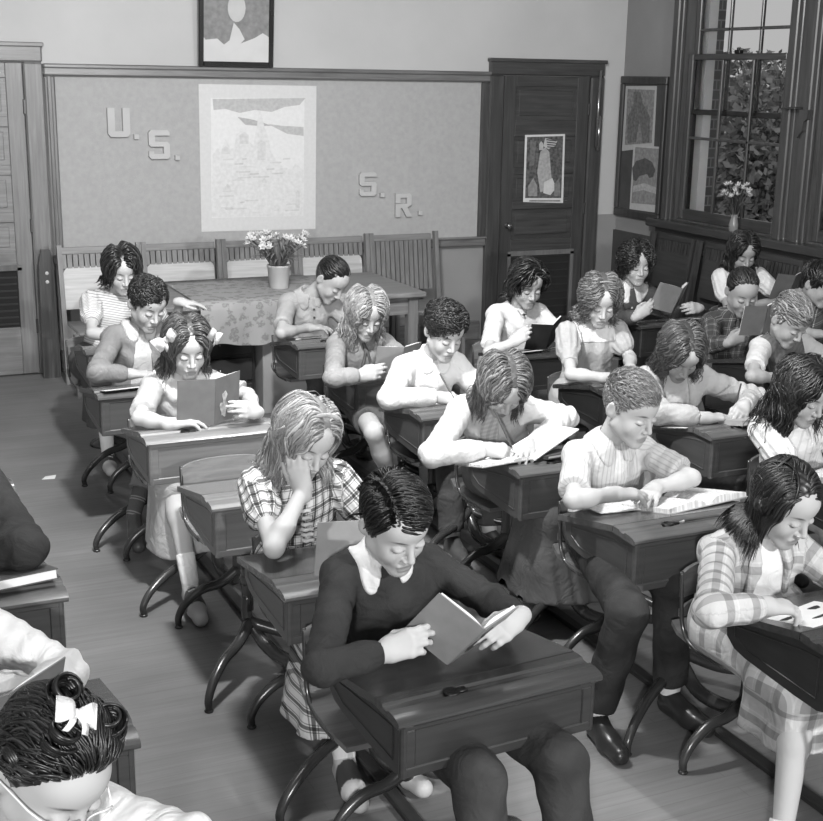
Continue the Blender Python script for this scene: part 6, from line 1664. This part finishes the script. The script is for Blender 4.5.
add(id='O', label='girl with long dark wavy hair in a white puff-sleeved dress at the right edge', F=F, cx=c, head=py_(803, 391, F+0.44), look=(10, 28, 0), seed=31, skin=200,
    arm_r=dict(w=(c-0.04, F+0.22, 0.71), **FF(f=(1, -0.4, 0))), arm_l=dict(w=(c+0.14, F+0.22, 0.71), **FF(f=(-1, -0.4, 0))), legs=legs_at(c, F, 0.12, 0.06),
    top=top(cloth('white_stripe_dress', 214, [(0, 1), (0.75, 0.82)], None, 40, 20), sleeve='puff', sl=0.66, neck=0.056, name='bodice'), low=skirt(T_PALE),
    hair=H_(LONG, DARK, part=0.01, len=0.29, vol=0.026, wave=0.011, wf=60, n=640, back=0.5), extra=[('clip', (-0.06, -0.02, 0.085), (0.5, 0.6, 0.4))])
# --- fifth row
F = 6.15; c = CX[5]
add(id='P', label='curly-haired girl in a dark cardigan with white collar, reading below the tack board', F=F, cx=c, head=py_(636, 264, F+0.46), look=(-12, 12, 0), seed=33, skin=196,
    arm_r=RR(w=pz(637, 316, 0.75), e=pz(620, 320, 0.70), f=(0.7, -0.3, 0.55)), arm_l=LL(w=py_(699, 308, F+0.18), f=(-0.9, -0.3, 0.1)), legs=legs_at(c, F, 0.12, 0.06),
    top=top(T_CARD_P, sr=1.15, collar=(T_WHITE, 0.098, 0.5), buttons=(200, 3, 0.14, 0.08), name='cardigan', fold=1.5), low=skirt(T_SKIRT),
    hair=H_(BOB, DARK, part=0.0, len=0.15, vol=0.034, curl=0.010, wf=120, n=520, mess=0.4, wstart=0.0), fine=0)
F = 5.05
add(id='Q', label='pupil with dark slicked hair in a dark plaid shirt, face behind a raised book', F=F, cx=c, head=py_(742, 292, F+0.46), look=(-16, 26, 0), seed=35, skin=170,
    arm_r=RR(w=pz(730, 342, 0.74), e=pz(712, 345, 0.70), f=(0.8, -0.3, 0.45)), arm_l=LL(w=(c+0.16, F+0.22, 0.74)), legs=legs_at(c, F, 0.12, 0.06),
    top=top(T_PLAID_DK, sr=1.1, collar=(T_PLAID_DK, 0.07, 0.4)), low=trous(T_TROUS), hair=H_(BOYS, BLACK, mode='back', len=0.13, vol=0.010, part=0, side=0.1, n=620), fine=0)
F = 4.35
add(id='R', label='fair wavy-haired boy in a dark knit vest over a white short-sleeved shirt', F=F, cx=c-0.06, head=py_(789, 320, F+0.46), look=(8, 36, 0), seed=37, skin=178,
    arm_r=dict(w=pz(776, 378, 0.70), e=pz(752, 376, 0.72), **FF(f=(1, -0.15, 0))), arm_l=dict(w=(c+0.13, F+0.22, 0.70), **FF(f=(-1, -0.4, 0))), legs=legs_at(c, F, 0.12, 0.06),
    top=top(T_PALE, sleeve='short', sl=0.7, vest=(T_VEST, 0.0), neck=0.052), low=trous(T_TROUS), hair=H_(BOYS, DBLOND, mode='crop', len=0.085, vol=0.020, n=700, r=0.0044, wave=0.005, wf=110, steps=12), fine=0)
# --- sixth row
F = 6.15; c = CX[6]
add(id='S', label='girl with a white flower in her dark hair and white puff sleeves under the window', F=F, cx=c, head=py_(743, 252, F+0.46), look=(-16, 28, 0), seed=39, skin=172,
    arm_r=dict(w=(c-0.14, F+0.22, 0.72), **FF(f=(0.7, -0.5, 0.2))), arm_l=LL(w=(c+0.20, F+0.22, 0.76)), legs=legs_at(c, F, 0.12, 0.06),
    top=top(cloth('shade_white', 200), sleeve='puff', sl=0.7, vest=(T_VESTDK, 0.02), name='blouse'), low=skirt(T_VESTDK), hair=H_(SHOUL, BLACK, part=0.0, len=0.20, vol=0.024, wave=0.009), fine=0, extra=[('flower', (0.078, -0.01, 0.055), 205)])
F = 5.25
add(id='T', label='dark-haired boy in a plaid shirt cut off by the right edge below the windows', F=F, cx=c-0.1, head=py_(818, 284, F+0.46), look=(18, 22, 0), seed=41, skin=172,
    arm_r=dict(w=pz(818, 334, 0.70), e=pz(800, 332, 0.71), **FF(f=(1, -0.15, 0))), arm_l=dict(w=(c+0.06, F+0.22, 0.70), **FF(f=(-1, -0.4, 0))), legs=legs_at(c-0.1, F, 0.12, 0.06),
    top=top(T_PLAID_DK, sleeve='short', sl=0.8, collar=(T_PLAID_DK, 0.07, 0.4)), low=trous(T_TROUS), hair=H_(BOYS, BLACK, len=0.09, vol=0.018, part=0.04), fine=0)
# --- first row, at the left edge
F = 3.40; c = CX[1]
add(id='U', label='pupil in a dark sweater of whom only one sleeve shows at the left edge', F=F, cx=c, head=(c-0.04, F+0.50, 1.10), hipx=c-0.02, look=(-10, 28, 0), seed=43, skin=205,
    arm_l=dict(w=(c+0.00, F+0.30, 0.72), e=tuple(pz(26, 548, 0.78)), **FF(f=(-1, -0.1, 0))), arm_r=dict(w=(c-0.14, F+0.24, 0.71), **FF()), legs=legs_at(c, F, 0.12, 0.06),
    top=top(T_SWEAT, sr=1.4, off=0.008, neck=0.054, name='sweater'), low=trous(T_TROUS), hair=H_(BOYS, DARK), fine=0)
F = 2.53
add(id='V', label='pupil in a dark vest and white shirt at the left edge, holding up a booklet', F=F, cx=c, head=(c-0.16, F+0.46, 0.97), hipx=c-0.10, look=(-10, 30, 0), seed=45, skin=205,
    arm_l=dict(w=tuple(pz(36, 694, 0.76)), e=tuple(pz(64, 672, 0.70)), **LL(f=(-0.8, -0.3, 0.4))), arm_r=RR(w=(c-0.24, F+0.20, 0.78)), legs=legs_at(c, F, 0.12, 0.06),
    top=top(T_WHITE, sr=1.2, fold=1.6, vest=(T_VESTDK, 0.0), neck=0.052), low=trous(T_TROUS), hair=H_(BOYS, BROWN), fine=0)
F = 1.52
add(id='W', label='girl with rolled dark hair, white bow and glasses in the bottom left corner', F=F, cx=c, head=py_(50, 770, F+0.40), look=(24, 32, 6), seed=47, skin=200, s=1.06,
    arm_l=dict(w=(c+0.22, F+0.10, 0.72), e=tuple(py_(190, 846, F+0.34)), **FF(f=(-0.6, -1, 0))), arm_r=dict(w=(c-0.20, F+0.20, 0.72), **FF(f=(0.6, -1, 0))), legs=legs_at(c, F, 0.12, 0.06),
    top=top(T_WHITE, sr=1.15, neck=0.056, name='blouse'), low=skirt(T_SKIRT),
    hair=H_(SHOUL, BLACK, mode='back', side=0.0, len=0.13, vol=0.016, wave=0.004, n=1300, r=0.0034, grav=0.1, puff=0.012),
    extra=[('bow', (-0.022, -0.004, 0.154), (10, -65, 35), 0.038, 200), ('glasses',),
           ('roll', [((-0.045, -0.02, 0.115), (0.3, 0.1, 1), 0.028, 0.009), ((0.048, -0.02, 0.112), (-0.3, 0.1, 1), 0.028, 0.009), ((0.0, 0.05, 0.125), (0, -0.3, 1), 0.028, 0.009), ((-0.075, 0.01, 0.06), (1, 0, 0.4), 0.022, 0.009), ((0.078, 0.01, 0.06), (1, 0, 0.4), 0.022, 0.009)])])

import time
ARMS = {}
_t = time.time()
for sp in PEOPLE:
    root, arms, p_ = person(sp); ARMS[sp['id']] = (arms, p_)
print('people', round(time.time()-_t, 1))

# ------------------------------------------------------------------ what they read and write on
def book_at(label, P0, zd, xd, w, h, aL, aR, cover, th=0.010, orn=None):
    """P0 foot of the spine, zd up the spine, xd across the open covers"""
    Zv = Vector(zd).normalized(); Xv = Vector(xd); Xv = (Xv-Zv*Xv.dot(Zv)).normalized(); Yv = Zv.cross(Xv)
    t = thing('open_book', label, 'book', tuple(P0), 0, 'books held open')
    t.matrix_world = Matrix(((Xv[0], Yv[0], Zv[0], P0[0]), (Xv[1], Yv[1], Zv[1], P0[1]), (Xv[2], Yv[2], Zv[2], P0[2]), (0, 0, 0, 1)))
    for s, ang in ((-1, aL), (1, aR)):
        Mx = Matrix.Rotation(R(ang)*s, 4, 'Z')
        cv = MB().box(0 if s > 0 else -w, w if s > 0 else 0, -0.003, 0.0, 0, h, M=Mx).build('cover', plain('cover_%d' % cover, cover, 0.55, 5, 20), t)
        n = 8; W_ = w-0.006
        a = [(s*W_*i/n, 0.001+th*math.sin(min(1, i/n*2.5)*1.57)*(1-0.35*i/n)) for i in range(1, n+1)]
        pg = MB().prism(ccw([(0, 0.001), (s*W_, 0.001)]+a[::-1]), 0.004, h-0.004, 'z'); pg.v = [tuple(Mx @ Vector(v)) for v in pg.v]; pg.build('pages', PAPER, t)
        if orn and orn[0] == s:
            o = MB()
            for (x, z, e, f_) in orn[1]: o.prism(ccw([(s*x+e*math.cos(u)*(1+0.3*math.sin(3*u)), z+f_*math.sin(u)*(1+0.25*math.cos(5*u))) for u in np.linspace(0, 6.283, 17)[:-1]]), -0.0045, -0.003, 'y')
            o.v = [tuple(Mx @ Vector(v)) for v in o.v]; o.build('cover_picture', plain('cover_art_%d' % orn[2], orn[2], 0.6, 25, 60), cv)
    return t
book_at('grey open book standing on the desk of the girl with hair bows', pz(214, 425, 0.695), (0.02, -0.10, 1), (1, 0.10, 0), 0.155, 0.20, 8, 28, 98, 0.012, (1, [(0.055, 0.06, 0.022, 0.035), (0.06, 0.11, 0.014, 0.022), (0.10, 0.04, 0.02, 0.012)], 165))
book_at('pale grey book held up by the girl in the plaid dress', pz(370, 572, 0.685), (0.05, -0.05, 1), (1, 0.0, 0), 0.17, 0.165, 6, 40, 142, 0.010)
book_at('grey book tilted between both hands of the boy in the dark sweater', pz(447, 664, 0.672), (0.22, -0.63, 0.75), (1, -0.22, 0), 0.140, 0.185, 38, 33, 128, 0.012, (1, [(0.06, 0.06, 0.03, 0.035), (0.06, 0.12, 0.02, 0.02)], 40))
book_at('grey book held by the girl with fair pigtails', pz(398, 379, 0.68), (0.06, -0.25, 1), (1, 0.1, 0), 0.13, 0.17, 12, 20, 120, 0.012)
book_at('black book held by the girl in the white blouse before the dark door', pz(545, 350, 0.68), (-0.02, -0.45, 0.9), (1, 0.1, -0.08), 0.12, 0.17, 15, 35, 38, 0.010)
book_at('large grey book with white pages held by the curly-haired girl in the dark cardigan', py_(671, 313, 6.32), (0.18, -0.35, 0.95), (1, 0.1, 0), 0.155, 0.175, 22, 35, 118, 0.016)
book_at('small grey book raised before the face of the pupil in dark plaid', py_(761, 335, 5.16), (0.04, -0.15, 1), (1, 0.1, 0), 0.14, 0.16, 10, 25, 112, 0.014)
book_at('dull grey book held up by the girl with the flower in her hair', pz(786, 300, 0.69), (0.1, -0.3, 1), (1, 0.1, 0), 0.14, 0.18, 12, 25, 92, 0.010)
book_at('patterned booklet held up at the left edge by the pupil in vest and white shirt', py_(2, 742, 2.60), (0.10, -0.40, 1), (1, 0.35, 0.28), 0.16, 0.15, 10, 10, 96, 0.006, (1, [(0.05, 0.06, 0.03, 0.03), (0.11, 0.07, 0.03, 0.03)], 130))
def top_z(F, y, low=0.0):       # height of the sloping lid
    zf = 0.668-low; zb = 0.600-low*0.3
    return zf+0.022-(y-F-0.105)*(zf+0.004-zb)/0.34 if y > F+0.105 else zf+0.022
def on_desk(x, y, F, low=0.0):
    z = 0.70
    for k in range(6): q = pz(x, y, z); z = top_z(F, q[1], low)
    return np.array([q[0], q[1], z+0.001])
TL_ = -11.0
T_ = -12.0
lying_book('thick open book lying under the folded arms of the fair boy', on_desk(684, 504, 3.16)+np.array([0, 0, 0.004]), 8, 0.19, 0.25, 0.026, T_, 150)
sheet_on('loose curled pages of the open book at the desk edge of the fair boy', on_desk(624, 508, 3.16)+np.array([0, 0, 0.006]), -8, 0.26, 0.17, 'page', -8, th=0.003, curl=0.02)
lying_book('open exercise book under the hand of the girl in the white cardigan', on_desk(497, 462, 3.90), 6, 0.13, 0.19, 0.012, T_, 150)
_q = [pz(535, 461, 0.70), pz(579, 430, 0.765), pz(549, 425, 0.775), pz(507, 450, 0.712)]
_o = _q[0]; _nn = nrm(np.cross(_q[1]-_q[0], _q[3]-_q[0])); _pb = thing('raised_book', 'white picture page raised from the exercise book by the girl in the white cardigan', 'book', tuple(_o))
MB().add([tuple(v-_o) for v in _q]+[tuple(v-_o+_nn*0.005) for v in _q], [(3, 2, 1, 0), (4, 5, 6, 7), (0, 1, 5, 4), (1, 2, 6, 5), (2, 3, 7, 6), (3, 0, 4, 7)]).build('pages', PAPER, _pb)
MB().add([tuple(_q[0]-_o+(_q[1]-_q[0])*a+(_q[3]-_q[0])*b+_nn*0.0055) for a, b in ((.5, .35), (.66, .3), (.8, .42), (.78, .62), (.6, .7), (.48, .55))], [(0, 1, 2, 3, 4, 5)]).build('page_picture', plain('page_picture', 130, 0.8, 40, 80), _pb)
flat_book('dark closed book lying beside the raised white page', on_desk(552, 456, 3.90), 8, 0.16, 0.15, 0.014, 62, T_)
flat_book('closed pale-edged book under the elbow of the dark-haired boy beside the table', on_desk(304, 337, 6.31), 5, 0.17, 0.13, 0.014, 90, T_)
sheet_on('sheet of paper under the hand of the boy in the open jacket', on_desk(122, 389, 5.60), 6, 0.20, 0.14, 'paper', T_)
sheet_on('writing paper under the hand of the curly-haired boy in the white shirt', on_desk(432, 404, 4.75), 6, 0.24, 0.15, 'paper', T_)
sheet_on('wide sheets of paper on the desk of the writing girl in the open cardigan', on_desk(690, 424, 4.05), 14, 0.22, 0.14, 'paper', T_)
flat_book('pale thick book at the right of the desk in the open cardigan girl\'s place', on_desk(742, 424, 4.05), 4, 0.13, 0.15, 0.022, 150, T_)
sheet_on('paper with dark cut-outs on the desk of the girl in the plaid jacket', on_desk(812, 616, 2.27)+np.array([0, 0, 0.002]), 12, 0.24, 0.16, 'paper', T_, PAPER)
flat_book('thin pale book on the desk of the girl in the yoked puff-sleeved dress', (3.70, 5.0, top_z(4.85, 5.0)+0.002), 30, 0.05, 0.16, 0.012, 150, T_)
flat_book('dark-covered book under the dark sleeve at the left edge', on_desk(8, 584, 3.40), 10, 0.24, 0.17, 0.030, 66, T_)
sheet_on('white page on the desk of the girl with the black book', on_desk(524, 352, 5.65), 6, 0.16, 0.12, 'paper', T_, PAPER)
sheet_on('small paper on the desk of the curly-haired girl in the dark cardigan', on_desk(684, 320, 6.15), 6, 0.20, 0.12, 'paper', T_)
pencil('pencil in the hand of the curly-haired boy in the white shirt', pz(456, 402, 0.70), py_(440, 374, 5.02))
pencil('dark pencil in the hand of the girl in the white cardigan', pz(514, 452, 0.71), py_(494, 409, 4.16))
pencil('pencil in the hand of the writing girl in the open cardigan', pz(733, 415, 0.71), py_(741, 384, 4.40))
pencil('pen lying in the groove of the desk of the fair boy with folded arms', (2.48, 3.16+0.053, 0.690), (2.64, 3.16+0.053, 0.690))

_pp = [o for o in bpy.data.objects if o.get('label') == 'paper with dark cut-outs on the desk of the girl in the plaid jacket'][0]
for _x, _y, _a, _b in ((-0.07, 0.03, 0.022, 0.012), (0.0, -0.03, 0.030, 0.009), (0.06, 0.035, 0.02, 0.016), (0.07, -0.045, 0.026, 0.010)):
    _m = MB().prism(ccw([(_x+_a*math.cos(u)*(1+0.3*math.sin(3*u)), _y+_b*math.sin(u)*(1+0.3*math.cos(2*u))) for u in np.linspace(0, 6.283, 13)[:-1]]), 0.0016, 0.0026, 'z')
    _m.build('dark_shape', plain('black_paper', 30, 0.8, 4), _pp)
